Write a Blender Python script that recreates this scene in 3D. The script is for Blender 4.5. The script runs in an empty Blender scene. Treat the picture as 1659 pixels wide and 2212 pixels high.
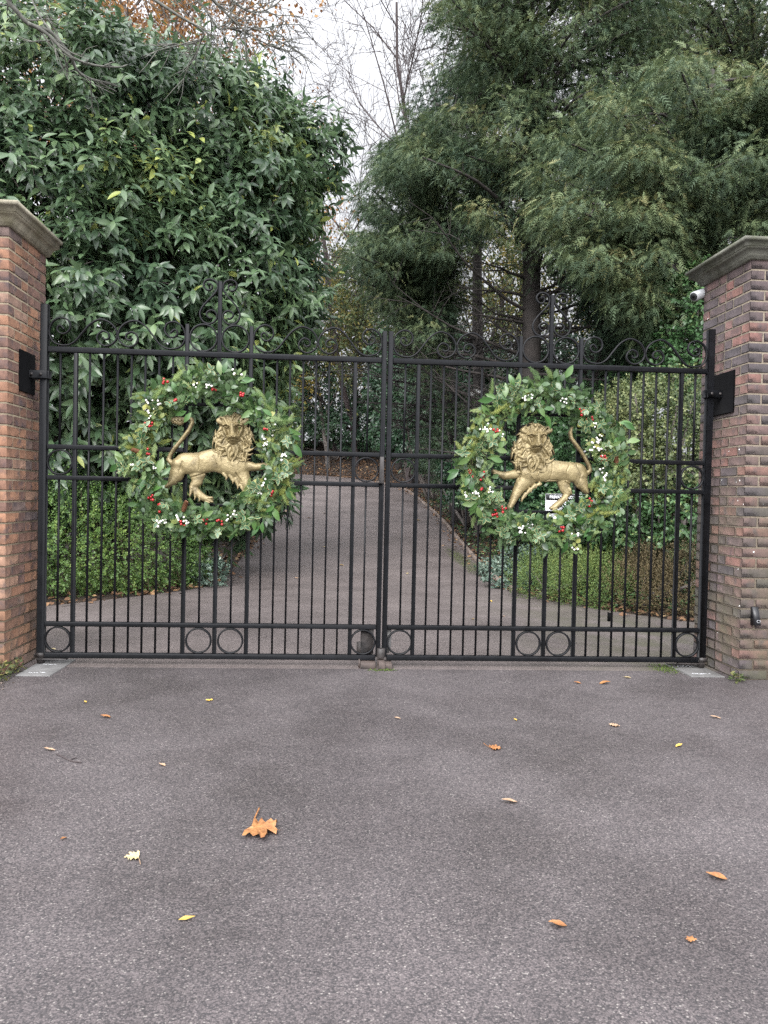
import bpy, math, random
import numpy as np
from mathutils import Vector, Matrix
rng = np.random.default_rng(11)
random.seed(5)
scene = bpy.context.scene
COL = scene.collection
R = math.radians

# ------------------------------------------------------------------ camera
CAM = np.array([-.388, -5.697, 1.285]); FPX = 1642.; CX, CY = 829.5, 1106.
_y, _p, _r = R(3.9), R(-1.2), R(1.26)
FW = np.array([math.sin(_y)*math.cos(_p), math.cos(_y)*math.cos(_p), math.sin(_p)])
_r0 = np.array([math.cos(_y), -math.sin(_y), 0.]); _u0 = np.cross(_r0, FW)
RT = _r0*math.cos(_r)+_u0*math.sin(_r); UP = -_r0*math.sin(_r)+_u0*math.cos(_r)
def ray(dx, dy): return FW+RT*(dx-CX)/FPX-UP*(dy-CY)/FPX
def at(dx, dy, depth): return CAM+ray(dx, dy)*depth          # survey helper: a sight line and a distance give a point
def on_y(dx, dy, y=0.):
    r = ray(dx, dy); return CAM+r*((y-CAM[1])/r[1])
def on_z(dx, dy, z=0.):
    r = ray(dx, dy); return CAM+r*((z-CAM[2])/r[2])
cd = bpy.data.cameras.new('camera'); cam = bpy.data.objects.new('camera', cd); COL.objects.link(cam)
m = Matrix(((RT[0], UP[0], -FW[0], CAM[0]), (RT[1], UP[1], -FW[1], CAM[1]), (RT[2], UP[2], -FW[2], CAM[2]), (0, 0, 0, 1)))
cam.matrix_world = m
cd.sensor_fit = 'VERTICAL'; cd.sensor_height = 36.; cd.lens = 36.*FPX/2212.
cd.clip_start = .05; cd.clip_end = 2000
scene.camera = cam

# ------------------------------------------------------------------ light
w = bpy.data.worlds.new("World"); scene.world = w; w.use_nodes = True
nt = w.node_tree; N = nt.nodes; L = nt.links
bg = N['Background']
sky = N.new('ShaderNodeTexSky'); sky.sky_type = 'NISHITA'; sky.sun_disc = False
SUN_EL, SUN_AZ = R(38), R(200)
sky.sun_elevation = SUN_EL; sky.sun_rotation = SUN_AZ; sky.air_density = 1.0; sky.dust_density = 4.0
hs = N.new('ShaderNodeHueSaturation'); hs.inputs['Saturation'].default_value = .10
# overcast: cloud evens the dome out, brighter towards the zenith
tc = N.new('ShaderNodeTexCoord'); sp = N.new('ShaderNodeSeparateXYZ')
mr = N.new('ShaderNodeMapRange'); mr.inputs[1].default_value = 0; mr.inputs[2].default_value = 1; mr.inputs[3].default_value = .52; mr.inputs[4].default_value = 1.2
nz = N.new('ShaderNodeTexNoise'); nz.inputs['Scale'].default_value = 2.2; nz.inputs['Detail'].default_value = 5
mrn = N.new('ShaderNodeMapRange'); mrn.inputs[3].default_value = .86; mrn.inputs[4].default_value = 1.14
mx = N.new('ShaderNodeMix'); mx.data_type = 'RGBA'; mx.inputs[0].default_value = .72
mx.inputs[7].default_value = (9.4, 9.6, 10.1, 1)
mu = N.new('ShaderNodeVectorMath'); mu.operation = 'SCALE'
mm = N.new('ShaderNodeMath'); mm.operation = 'MULTIPLY'
L.new(sky.outputs[0], hs.inputs['Color']); L.new(hs.outputs[0], mx.inputs[6])
L.new(tc.outputs['Generated'], sp.inputs[0]); L.new(sp.outputs[2], mr.inputs[0])
L.new(tc.outputs['Generated'], nz.inputs['Vector']); L.new(nz.outputs[0], mrn.inputs[0])
dp = N.new('ShaderNodeVectorMath'); dp.operation = 'DOT_PRODUCT'; dp.inputs[1].default_value = (math.sin(SUN_AZ), math.cos(SUN_AZ), 0)
mrd = N.new('ShaderNodeMapRange'); mrd.inputs[1].default_value = -1; mrd.inputs[2].default_value = 1; mrd.inputs[3].default_value = .40; mrd.inputs[4].default_value = 1.7
m3 = N.new('ShaderNodeMath'); m3.operation = 'MULTIPLY'          # cloud glows where the hidden sun stands
L.new(tc.outputs['Generated'], dp.inputs[0]); L.new(dp.outputs['Value'], mrd.inputs[0])
L.new(mr.outputs[0], m3.inputs[0]); L.new(mrd.outputs[0], m3.inputs[1])
L.new(m3.outputs[0], mm.inputs[0]); L.new(mrn.outputs[0], mm.inputs[1])
L.new(mx.outputs[2], mu.inputs[0]); L.new(mm.outputs[0], mu.inputs['Scale'])
L.new(mu.outputs[0], bg.inputs['Color'])
bg.inputs['Strength'].default_value = .15
sl = bpy.data.lights.new('sun', 'SUN'); sl.energy = 1.2; sl.angle = R(35); sl.color = (1, .97, .93)
so = bpy.data.objects.new('sun', sl); COL.objects.link(so)
sd = Vector((math.sin(SUN_AZ)*math.cos(SUN_EL), math.cos(SUN_AZ)*math.cos(SUN_EL), math.sin(SUN_EL)))
so.rotation_euler = sd.to_track_quat('Z', 'Y').to_euler()
scene.view_settings.view_transform = 'Standard'; scene.view_settings.look = 'None'
scene.view_settings.exposure = 1.35; scene.view_settings.gamma = 1
scene.cycles.max_bounces = 7; scene.cycles.diffuse_bounces = 4; scene.cycles.glossy_bounces = 3
scene.cycles.transmission_bounces = 5; scene.cycles.transparent_max_bounces = 6
scene.cycles.use_denoising = False
try: scene.cycles.denoiser = 'OPENIMAGEDENOISE'
except Exception: pass
scene.cycles.sample_clamp_indirect = 6

# ------------------------------------------------------------------ materials
def mat(name):
    mt = bpy.data.materials.new(name); mt.use_nodes = True
    return mt, mt.node_tree, mt.node_tree.nodes['Principled BSDF']
def node(nt, t, **kw):
    n = nt.nodes.new(t)
    for k, v in kw.items():
        if k.startswith('i_'): n.inputs[k[2:]].default_value = v
        else: setattr(n, k, v)
    return n
def ramp(nt, cols, interp='LINEAR'):
    n = nt.nodes.new('ShaderNodeValToRGB'); e = n.color_ramp.elements; n.color_ramp.interpolation = interp
    while len(e) < len(cols): e.new(.5)
    for el, (p, c) in zip(e, cols): el.position = p; el.color = (*c, 1)
    return n
def mixc(nt, a, b, fac, blend='MIX'):
    n = nt.nodes.new('ShaderNodeMix'); n.data_type = 'RGBA'; n.blend_type = blend
    for i, v in ((0, fac), (6, a), (7, b)):
        if isinstance(v, bpy.types.NodeSocket): nt.links.new(v, n.inputs[i])
        elif i == 0: n.inputs[i].default_value = v
        else: n.inputs[i].default_value = (*v, 1)
    return n.outputs[2]
def bump(nt, bs, h, strength=.5, dist=.01, prev=None):
    b = nt.nodes.new('ShaderNodeBump'); b.inputs['Strength'].default_value = strength; b.inputs['Distance'].default_value = dist
    nt.links.new(h, b.inputs['Height'])
    if prev is not None: nt.links.new(prev, b.inputs['Normal'])
    nt.links.new(b.outputs[0], bs.inputs['Normal']); return b.outputs[0]
def objco(nt): return node(nt, 'ShaderNodeTexCoord').outputs['Object']
def noise(nt, co, scale, detail=4, rough=.55, out=0):
    n = node(nt, 'ShaderNodeTexNoise', i_Scale=scale, i_Detail=detail, i_Roughness=rough)
    nt.links.new(co, n.inputs['Vector']); return n.outputs[out]
def leafmat(name, cols, rough=.45, transl=.22, spec=.5, edge=None, coat=0.):
    mt, nt, bs = mat(name)
    a = node(nt, 'ShaderNodeAttribute', attribute_name='rnd'); rp = ramp(nt, cols)
    nt.links.new(a.outputs['Fac'], rp.inputs[0])
    nn = noise(nt, objco(nt), 9., 3); c = mixc(nt, rp.outputs[0], (.8, .8, .8), nn, 'MULTIPLY')
    nt.links.new(c, bs.inputs['Base Color'])
    bs.inputs['Roughness'].default_value = rough; bs.inputs['Specular IOR Level'].default_value = spec
    if transl:
        t = node(nt, 'ShaderNodeBsdfTranslucent'); x = node(nt, 'ShaderNodeMixShader'); x.inputs[0].default_value = transl
        nt.links.new(c, t.inputs['Color']); nt.links.new(bs.outputs[0], x.inputs[1]); nt.links.new(t.outputs[0], x.inputs[2])
        nt.links.new(x.outputs[0], nt.nodes['Material Output'].inputs['Surface'])
    return mt
def plain(name, col, rough=.5, metal=0., nscale=0, namt=.3, bscale=0, bstr=.2, spec=.5):
    mt, nt, bs = mat(name); bs.inputs['Roughness'].default_value = rough; bs.inputs['Metallic'].default_value = metal
    bs.inputs['Specular IOR Level'].default_value = spec
    co = objco(nt)
    if nscale:
        f = noise(nt, co, nscale, 5, .65)
        rp = ramp(nt, [(.3, tuple(c*(1-namt) for c in col)), (.7, tuple(min(1, c*(1+namt)) for c in col))])
        nt.links.new(f, rp.inputs[0]); nt.links.new(rp.outputs[0], bs.inputs['Base Color'])
        r2 = node(nt, 'ShaderNodeMapRange'); r2.inputs[3].default_value = rough*.8; r2.inputs[4].default_value = min(1, rough*1.25)
        nt.links.new(f, r2.inputs[0]); nt.links.new(r2.outputs[0], bs.inputs['Roughness'])
    else: bs.inputs['Base Color'].default_value = (*col, 1)
    if bscale: bump(nt, bs, noise(nt, co, bscale, 4), bstr, .004)
    return mt

def asphalt(name, dark, light, mauve, wet=.5, scale=105., algae=False):
    mt, nt, bs = mat(name); co = objco(nt)
    v = node(nt, 'ShaderNodeTexVoronoi', i_Scale=scale); nt.links.new(co, v.inputs['Vector'])
    sx = node(nt, 'ShaderNodeSeparateColor'); nt.links.new(v.outputs['Color'], sx.inputs[0])
    rp = ramp(nt, [(0., dark), (.35, tuple(.55*a+.45*b for a, b in zip(dark, mauve))), (.7, mauve), (.95, tuple(1.2*c for c in mauve)), (.985, light), (1., tuple(min(1, 1.25*c) for c in light))])
    nt.links.new(sx.outputs[0], rp.inputs[0])
    big = noise(nt, co, .9, 6, .6); big2 = noise(nt, co, 3.1, 5, .7)
    st = node(nt, 'ShaderNodeMapRange'); st.inputs[1].default_value = .36; st.inputs[2].default_value = .62; st.inputs[3].default_value = .80; st.inputs[4].default_value = 1.06
    nt.links.new(big, st.inputs[0])
    st2 = node(nt, 'ShaderNodeMapRange'); st2.inputs[1].default_value = .3; st2.inputs[2].default_value = .7; st2.inputs[3].default_value = .88; st2.inputs[4].default_value = 1.12
    nt.links.new(big2, st2.inputs[0])
    pr = node(nt, 'ShaderNodeMath', operation='MULTIPLY'); nt.links.new(st.outputs[0], pr.inputs[0]); nt.links.new(st2.outputs[0], pr.inputs[1])
    # gap between the chippings is dark bitumen
    gp = node(nt, 'ShaderNodeMapRange'); gp.inputs[1].default_value = .3; gp.inputs[2].default_value = .75; gp.inputs[3].default_value = 1.; gp.inputs[4].default_value = .6
    nt.links.new(v.outputs['Distance'], gp.inputs[0])
    p2 = node(nt, 'ShaderNodeMath', operation='MULTIPLY'); nt.links.new(pr.outputs[0], p2.inputs[0]); nt.links.new(gp.outputs[0], p2.inputs[1])
    sc = node(nt, 'ShaderNodeVectorMath', operation='SCALE'); nt.links.new(rp.outputs[0], sc.inputs[0]); nt.links.new(p2.outputs[0], sc.inputs['Scale'])
    col = sc.outputs[0]
    if algae:                                   # green film on the shaded verge
        sx_ = node(nt, 'ShaderNodeSeparateXYZ'); nt.links.new(co, sx_.inputs[0])
        ax = node(nt, 'ShaderNodeMapRange'); ax.inputs[1].default_value = .9; ax.inputs[2].default_value = 2.6; nt.links.new(sx_.outputs[0], ax.inputs[0])
        ay = node(nt, 'ShaderNodeMapRange'); ay.inputs[1].default_value = 5.; ay.inputs[2].default_value = 2.; nt.links.new(sx_.outputs[1], ay.inputs[0])
        an = node(nt, 'ShaderNodeMapRange'); an.inputs[1].default_value = .38; an.inputs[2].default_value = .6; nt.links.new(noise(nt, co, 1.7, 5, .65), an.inputs[0])
        a1 = node(nt, 'ShaderNodeMath', operation='MULTIPLY'); nt.links.new(ax.outputs[0], a1.inputs[0]); nt.links.new(ay.outputs[0], a1.inputs[1])
        a2 = node(nt, 'ShaderNodeMath', operation='MULTIPLY'); nt.links.new(a1.outputs[0], a2.inputs[0]); nt.links.new(an.outputs[0], a2.inputs[1])
        a3 = node(nt, 'ShaderNodeMath', operation='MULTIPLY'); nt.links.new(a2.outputs[0], a3.inputs[0]); a3.inputs[1].default_value = .75
        col = mixc(nt, col, (.062, .062, .034), a3.outputs[0])
    nt.links.new(col, bs.inputs['Base Color'])
    rr = node(nt, 'ShaderNodeMapRange'); rr.inputs[1].default_value = .35; rr.inputs[2].default_value = .65; rr.inputs[3].default_value = wet; rr.inputs[4].default_value = wet+.25
    nt.links.new(big, rr.inputs[0]); nt.links.new(rr.outputs[0], bs.inputs['Roughness'])
    bump(nt, bs, v.outputs['Distance'], -.55, .006)
    return mt

M = {}
M['forecourt'] = asphalt('forecourt_asphalt', (.038, .0345, .037), (.20, .18, .17), (.107, .0905, .0915), .44, 195)
M['drive'] = asphalt('drive_asphalt', (.085, .071, .069), (.25, .215, .20), (.16, .131, .125), .55, 170, True)
M['iron'] = plain('black_painted_iron', (.0045, .0048, .006), .45, 0, 14, .4, 60, .15, .2)
M['ironwear'] = plain('worn_black_iron', (.03, .026, .025), .5, 0, 25, .6, 60, .3)
M['plate'] = plain('black_steel_plate', (.003, .003, .0035), .75, 0, 10, .3, 40, .3, .08)
M['greyplate'] = plain('galvanised_plate', (.125, .122, .12), .6, .1, 9, .25, 30, .1)
M['rust'] = plain('brown_steel', (.062, .046, .04), .7, 0, 20, .35, 50, .3)
M['soil'] = plain('bed_soil', (.032, .022, .016), .95, 0, 3, .5, 25, .8)
M['kerb'] = plain('kerb_stone', (.16, .125, .105), .9, 0, 8, .4, 40, .5)
M['white'] = plain('white_enamel', (.72, .73, .76), .4)
M['signblack'] = plain('sign_black', (.012, .012, .014), .5)
M['cctv'] = plain('camera_casing', (.36, .365, .385), .4)
M['blackplastic'] = plain('black_plastic', (.011, .011, .013), .4)
M['fencewood'] = plain('fence_wood', (.035, .024, .018), .85, 0, 6, .4, 30, .3)
M['bark'] = plain('dark_bark', (.030, .025, .023), .95, 0, 5, .5, 22, .9)
M['greybark'] = plain('grey_bark', (.11, .095, .085), .95, 0, 6, .5, 25, .7)
M['lichenbark'] = plain('lichen_bark', (.095, .095, .082), .95, 0, 16, .5, 30, .7)
M['twig'] = plain('winter_twig', (.045, .034, .034), .9)
M['stem'] = plain('green_brown_stem', (.07, .065, .03), .7)
def gold():
    mt, nt, bs = mat('gold_paint'); co = objco(nt)
    f = noise(nt, co, 14., 6, .65)
    rp = ramp(nt, [(.3, (.115, .09, .046)), (.5, (.225, .178, .09)), (.75, (.30, .243, .13))])
    nt.links.new(f, rp.inputs[0]); nt.links.new(rp.outputs[0], bs.inputs['Base Color'])
    bs.inputs['Metallic'].default_value = .3; bs.inputs['Roughness'].default_value = .43
    bump(nt, bs, noise(nt, co, 42., 5, .6), .7, .008)
    return mt
M['gold'] = gold()
def stone(name, a, b, moss):
    mt, nt, bs = mat(name); co = objco(nt)
    rp = ramp(nt, [(.3, a), (.55, b), (.75, tuple(1.2*c for c in b))]); nt.links.new(noise(nt, co, 7, 7, .7), rp.inputs[0])
    f = node(nt, 'ShaderNodeMapRange'); f.inputs[1].default_value = .45; f.inputs[2].default_value = .65; nt.links.new(noise(nt, co, 3.3, 5, .65), f.inputs[0])
    nt.links.new(mixc(nt, rp.outputs[0], moss, f.outputs[0]), bs.inputs['Base Color'])
    bs.inputs['Roughness'].default_value = .9; bump(nt, bs, noise(nt, co, 45, 5, .7), .5, .008); return mt
M['capstone_warm'] = stone('weathered_capstone', (.14, .13, .095), (.33, .30, .23), (.20, .18, .115))
M['capstone_dark'] = stone('mossy_capstone', (.07, .07, .06), (.15, .15, .125), (.07, .075, .045))
def brickmat(name, cols, moss, moss_top, spots):
    mt, nt, bs = mat(name); co = objco(nt)
    a = node(nt, 'ShaderNodeAttribute', attribute_name='rnd'); rp = ramp(nt, cols); nt.links.new(a.outputs['Fac'], rp.inputs[0])
    f = noise(nt, co, 16, 6, .7)
    r2 = node(nt, 'ShaderNodeMapRange'); r2.inputs[1].default_value = .25; r2.inputs[2].default_value = .75; r2.inputs[3].default_value = .55; r2.inputs[4].default_value = 1.35
    nt.links.new(f, r2.inputs[0])
    sc = node(nt, 'ShaderNodeVectorMath', operation='SCALE'); nt.links.new(rp.outputs[0], sc.inputs[0]); nt.links.new(r2.outputs[0], sc.inputs['Scale'])
    wz = node(nt, 'ShaderNodeMapping'); wz.inputs['Scale'].default_value = (5., 5., .8); nt.links.new(co, wz.inputs['Vector'])
    ws = node(nt, 'ShaderNodeMapRange'); ws.inputs[1].default_value = .35; ws.inputs[2].default_value = .7; ws.inputs[3].default_value = .62; ws.inputs[4].default_value = 1.12; nt.links.new(noise(nt, wz.outputs[0], 1., 6, .7), ws.inputs[0])
    sc2 = node(nt, 'ShaderNodeVectorMath', operation='SCALE'); nt.links.new(sc.outputs[0], sc2.inputs[0]); nt.links.new(ws.outputs[0], sc2.inputs['Scale']); sc = sc2
    # dark burnt patches on the brick faces
    b2 = node(nt, 'ShaderNodeMapRange'); b2.inputs[1].default_value = .52; b2.inputs[2].default_value = .68; b2.inputs[3].default_value = 0; b2.inputs[4].default_value = .75
    nt.links.new(noise(nt, co, 11, 3, .5), b2.inputs[0])
    c = mixc(nt, sc.outputs[0], (.045, .034, .038), b2.outputs[0])
    # green algae, thickest near the ground
    z = node(nt, 'ShaderNodeSeparateXYZ'); nt.links.new(co, z.inputs[0])
    g = node(nt, 'ShaderNodeMapRange'); g.inputs[1].default_value = moss_top; g.inputs[2].default_value = 0; g.inputs[3].default_value = 0; g.inputs[4].default_value = 1.; nt.links.new(z.outputs[2], g.inputs[0])
    h = node(nt, 'ShaderNodeMapRange'); h.inputs[1].default_value = .35; h.inputs[2].default_value = .65; nt.links.new(noise(nt, co, 3, 5, .6), h.inputs[0])
    gm = node(nt, 'ShaderNodeMath', operation='MULTIPLY'); nt.links.new(g.outputs[0], gm.inputs[0]); nt.links.new(h.outputs[0], gm.inputs[1])
    gm2 = node(nt, 'ShaderNodeMath', operation='MULTIPLY'); gm2.inputs[1].default_value = moss; nt.links.new(gm.outputs[0], gm2.inputs[0])
    c = mixc(nt, c, (.055, .055, .026), gm2.outputs[0])
    if spots:
        v = node(nt, 'ShaderNodeTexVoronoi', i_Scale=11.); nt.links.new(co, v.inputs['Vector'])
        s = node(nt, 'ShaderNodeMath', operation='LESS_THAN'); s.inputs[1].default_value = .062; nt.links.new(v.outputs['Distance'], s.inputs[0])
        k = node(nt, 'ShaderNodeMath', operation='GREATER_THAN'); k.inputs[1].default_value = .5; nt.links.new(noise(nt, co, 2.4, 2), k.inputs[0])
        q = node(nt, 'ShaderNodeMath', operation='MULTIPLY'); nt.links.new(s.outputs[0], q.inputs[0]); nt.links.new(k.outputs[0], q.inputs[1])
        c = mixc(nt, c, (.6, .6, .58), q.outputs[0])
    nt.links.new(c, bs.inputs['Base Color']); bs.inputs['Roughness'].default_value = .85
    bump(nt, bs, noise(nt, co, 60, 6, .75), .6, .006); return mt
M['brick_warm'] = brickmat('warm_red_brick', [(0, (.11, .062, .05)), (.2, (.15, .08, .058)), (.5, (.205, .103, .064)), (.75, (.255, .128, .074)), (.9, (.25, .15, .105)), (1, (.115, .08, .072))], .35, 1.0, False)
M['brick_dark'] = brickmat('dark_red_brick', [(0, (.050, .043, .048)), (.35, (.072, .054, .055)), (.6, (.095, .060, .056)), (.8, (.125, .07, .062)), (.95, (.15, .074, .06)), (1, (.165, .078, .066))], .8, 2.4, True)
M['mortar_warm'] = plain('warm_mortar', (.205, .165, .115), .95, 0, 30, .3, 60, .5)
M['mortar_dark'] = plain('dirty_mortar', (.145, .12, .09), .95, 0, 30, .35, 60, .5)

# ------------------------------------------------------------------ mesh builder
class MB:
    def __init__(s): s.v = []; s.f = {}; s.r = []; s.n = 0
    def add(s, V, F, mi=0, rnd=0.):
        V = np.asarray(V, float).reshape(-1, 3); F = np.asarray(F, np.int64)
        s.v.append(V); k = F.shape[1]
        mi = np.broadcast_to(np.asarray(mi), (len(F),))
        s.f.setdefault(k, []).append((F+s.n, mi))
        s.r.append(np.broadcast_to(np.asarray(rnd, float), (len(V),)))
        s.n += len(V); return s
    def build(s, name, mats, parent=None, smooth=False):
        me = bpy.data.meshes.new(name)
        V = np.concatenate(s.v)
        loops = []; starts = []; mis = []; off = 0
        for k, lst in s.f.items():
            F = np.concatenate([a for a, b in lst]); mis.append(np.concatenate([b for a, b in lst]))
            loops.append(F.ravel()); starts.append(off+np.arange(len(F))*k); off += F.size
        loops = np.concatenate(loops); starts = np.concatenate(starts); mis = np.concatenate(mis)
        me.vertices.add(len(V)); me.vertices.foreach_set('co', V.ravel().astype(np.float32))
        me.loops.add(len(loops)); me.loops.foreach_set('vertex_index', loops.astype(np.int32))
        me.polygons.add(len(starts)); me.polygons.foreach_set('loop_start', starts.astype(np.int32))
        me.polygons.foreach_set('material_index', mis.astype(np.int32))
        if smooth: me.polygons.foreach_set('use_smooth', np.ones(len(starts), bool))
        at_ = me.attributes.new('rnd', 'FLOAT', 'POINT'); at_.data.foreach_set('value', np.concatenate(s.r).astype(np.float32))
        for mt in (mats if isinstance(mats, (list, tuple)) else [mats]): me.materials.append(mt)
        me.update(calc_edges=True); me.validate()
        o = bpy.data.objects.new(name, me); COL.objects.link(o)
        if parent is not None:
            o.parent = parent
            if parent.type == 'EMPTY': o.location = -parent.location
        return o
    # ---- primitives
    def box(s, c, d, mi=0, rnd=0., ch=0.):
        c = np.array(c, float); h = np.array(d, float)/2
        if ch <= 0:
            V = c+h*np.array([[x, y, z] for x in (-1, 1) for y in (-1, 1) for z in (-1, 1)])
            return s.add(V, [[0, 1, 3, 2], [4, 6, 7, 5], [0, 4, 5, 1], [2, 3, 7, 6], [0, 2, 6, 4], [1, 5, 7, 3]], mi, rnd)
        V = []; idx = {}
        for sx in (-1, 1):
            for sy in (-1, 1):
                for sz in (-1, 1):
                    for ax in range(3):
                        p = np.array([sx, sy, sz])*(h-ch); p[ax] = (sx, sy, sz)[ax]*h[ax]
                        idx[(sx, sy, sz, ax)] = len(V); V.append(c+p)
        Q = []; T = []
        for ax in range(3):
            o1, o2 = [a for a in range(3) if a != ax]
            for sg in (-1, 1):
                q = []
                for a, b in ((-1, -1), (1, -1), (1, 1), (-1, 1)):
                    k = [0, 0, 0]; k[ax] = sg; k[o1] = a; k[o2] = b; q.append(idx[(*k, ax)])
                Q.append(q)
            for a in (-1, 1):
                for b in (-1, 1):
                    e = []
                    for sg, axx in ((-1, o1), (1, o1), (1, o2), (-1, o2)):
                        k = [0, 0, 0]; k[ax] = sg; k[o1] = a; k[o2] = b; e.append(idx[(*k, axx)])
                    Q.append(e)
        for sx in (-1, 1):
            for sy in (-1, 1):
                for sz in (-1, 1): T.append([idx[(sx, sy, sz, ax)] for ax in range(3)])
        n0 = s.n; s.add(V, Q, mi, rnd); F = np.array(T)+n0-s.n
        s.f.setdefault(3, []).append((np.array(T)+n0, np.full(len(T), mi))); return s
    def sweep(s, P, prof, closed=False, mi=0, rnd=0., cap=True, up=None):
        """sweep a closed 2-D profile (k,2) [or (n,k,2)] along the points P"""
        P = np.asarray(P, float); n = len(P)
        T = np.roll(P, -1, 0)-np.roll(P, 1, 0) if closed else np.gradient(P, axis=0)
        T /= np.linalg.norm(T, axis=1)[:, None]+1e-12
        if up is None:
            A = np.zeros((n, 3)); a = np.array([0, 0, 1.]) if abs(T[0][2]) < .9 else np.array([1., 0, 0])
            for i in range(n):
                a = a-T[i]*(a@T[i]); a /= np.linalg.norm(a)+1e-12; A[i] = a
        else: A = np.broadcast_to(np.array(up, float), (n, 3))
        B = np.cross(T, A); prof = np.asarray(prof, float)
        if prof.ndim == 2: prof = np.broadcast_to(prof, (n, *prof.shape))
        k = prof.shape[1]
        V = P[:, None, :]+prof[..., :1]*B[:, None, :]+prof[..., 1:]*A[:, None, :]
        i = np.arange(n if closed else n-1)[:, None]; j = np.arange(k)[None]
        i2 = (i+1) % n; j2 = (j+1) % k
        F = np.stack([i*k+j, i*k+j2, i2*k+j2, i2*k+j], -1).reshape(-1, 4)
        n0 = s.n; s.add(V.reshape(-1, 3), F, mi, rnd)
        if cap and not closed:
            s.f.setdefault(k, []).append((np.array([np.arange(k)[::-1]+n0, np.arange(k)+n0+(n-1)*k]), np.array([mi, mi])))
        return s
    def tube(s, P, r, k=6, **kw):
        r = np.broadcast_to(np.asarray(r, float), (len(P),)); a = np.arange(k)*2*math.pi/k
        return s.sweep(P, r[:, None, None]*np.stack([np.cos(a), np.sin(a)], -1)[None], **kw)
    def ribbon(s, P, w, d, **kw):       # strap bar bent in the x-z plane
        return s.sweep(P, [(-w/2, -d/2), (w/2, -d/2), (w/2, d/2), (-w/2, d/2)], up=(0, 1, 0), **kw)
    def sphere(s, c, r, mi=0, rnd=0., nu=8, nv=5, sc=(1, 1, 1)):
        V = [(0, 0, 1)]
        for i in range(1, nv):
            t = math.pi*i/nv
            V += [(math.sin(t)*math.cos(2*math.pi*j/nu), math.sin(t)*math.sin(2*math.pi*j/nu), math.cos(t)) for j in range(nu)]
        V.append((0, 0, -1)); V = np.array(V)*np.array(sc)*r+np.array(c)
        Q = [[1+i*nu+j, 1+(i+1)*nu+j, 1+(i+1)*nu+(j+1) % nu, 1+i*nu+(j+1) % nu] for i in range(nv-2) for j in range(nu)]
        T = [[0, 1+j, 1+(j+1) % nu] for j in range(nu)]+[[len(V)-1, 1+(nv-2)*nu+(j+1) % nu, 1+(nv-2)*nu+j] for j in range(nu)]
        n0 = s.n; s.add(V, Q, mi, rnd); s.f.setdefault(3, []).append((np.array(T)+n0, np.full(len(T), mi))); return s
    def lathe(s, c, prof, k=20, mi=0, rnd=0., axis=None):
        a = np.arange(k)*2*math.pi/k; prof = np.asarray(prof, float); n = len(prof)
        V = np.stack([prof[:, :1]*np.cos(a), prof[:, :1]*np.sin(a), np.repeat(prof[:, 1:], k, 1)], -1).reshape(-1, 3)
        if axis is not None:
            q = np.array(Vector((0, 0, 1)).rotation_difference(Vector(axis)).to_matrix()); V = V@q.T
        V = V+np.array(c)
        F = [[i*k+j, i*k+(j+1) % k, (i+1)*k+(j+1) % k, (i+1)*k+j] for i in range(n-1) for j in range(k)]
        n0 = s.n; s.add(V, F, mi, rnd)
        s.f.setdefault(k, []).append((np.array([np.arange(k)[::-1]+n0, np.arange(k)+n0+(n-1)*k]), np.array([mi, mi]))); return s
    def prism(s, poly, y0, y1, mi=0, rnd=0.):      # x-z outline given a thickness along y
        p = np.asarray(poly, float); k = len(p)
        V = np.concatenate([np.stack([p[:, 0], np.full(k, y0), p[:, 1]], -1), np.stack([p[:, 0], np.full(k, y1), p[:, 1]], -1)])
        F = [[i, (i+1) % k, k+(i+1) % k, k+i] for i in range(k)]
        n0 = s.n; s.add(V, F, mi, rnd)
        s.f.setdefault(k, []).append((np.array([np.arange(k)[::-1]+n0, np.arange(k)+n0+k]), np.array([mi, mi]))); return s
    def scatter(s, tpl, P, Rm, S, rnd, mi=None):
        V0, F0, m0 = tpl; n = len(P); k = len(V0)
        S = np.asarray(S, float)
        if S.ndim == 1: S = S[:, None]
        V = np.einsum('nij,nkj->nki', Rm, V0[None]*S[:, None, :])+P[:, None, :]
        F = (F0[None]+(np.arange(n)*k)[:, None, None]).reshape(-1, F0.shape[1])
        return s.add(V.reshape(-1, 3), F, np.tile(m0, n) if mi is None else mi, np.repeat(rnd, k))

def catmull(P, n=8, closed=False):
    P = np.asarray(P, float)
    Q = np.concatenate([P[-1:], P, P[:2]]) if closed else np.concatenate([2*P[:1]-P[1:2], P, 2*P[-1:]-P[-2:-1]])
    t = np.linspace(0, 1, n, endpoint=False)[:, None]; out = []
    for i in range(len(Q)-3):
        a, b, c, d = Q[i:i+4]
        out.append(.5*((2*b)+(-a+c)*t+(2*a-5*b+4*c-d)*t**2+(-a+3*b-3*c+d)*t**3))
    if not closed: out.append(P[-1:])
    return np.concatenate(out)
def norm(v): return v/(np.linalg.norm(v, axis=-1, keepdims=True)+1e-9)
def frames(Y, Nn):
    Y = norm(Y); Z = norm(Nn-Y*(Nn*Y).sum(-1, keepdims=True)); X = np.cross(Y, Z)
    return np.stack([X, Y, Z], -1)

# ------------------------------------------------------------------ naming
def tag(o, label=None, cat=None, group=None, kind=None):
    if label: o['label'] = label
    if cat: o['category'] = cat
    if group: o['group'] = group
    if kind: o['kind'] = kind
    return o
def thing(name, label, cat, loc=(0, 0, 0), group=None):
    o = bpy.data.objects.new(name, None); COL.objects.link(o); o.empty_display_size = .1; o.location = loc
    return tag(o, label, cat, group)
def copyobj(o, name=None, parent=None):
    c = o.copy(); COL.objects.link(c)
    if parent is not None: c.parent = parent
    return c
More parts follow.
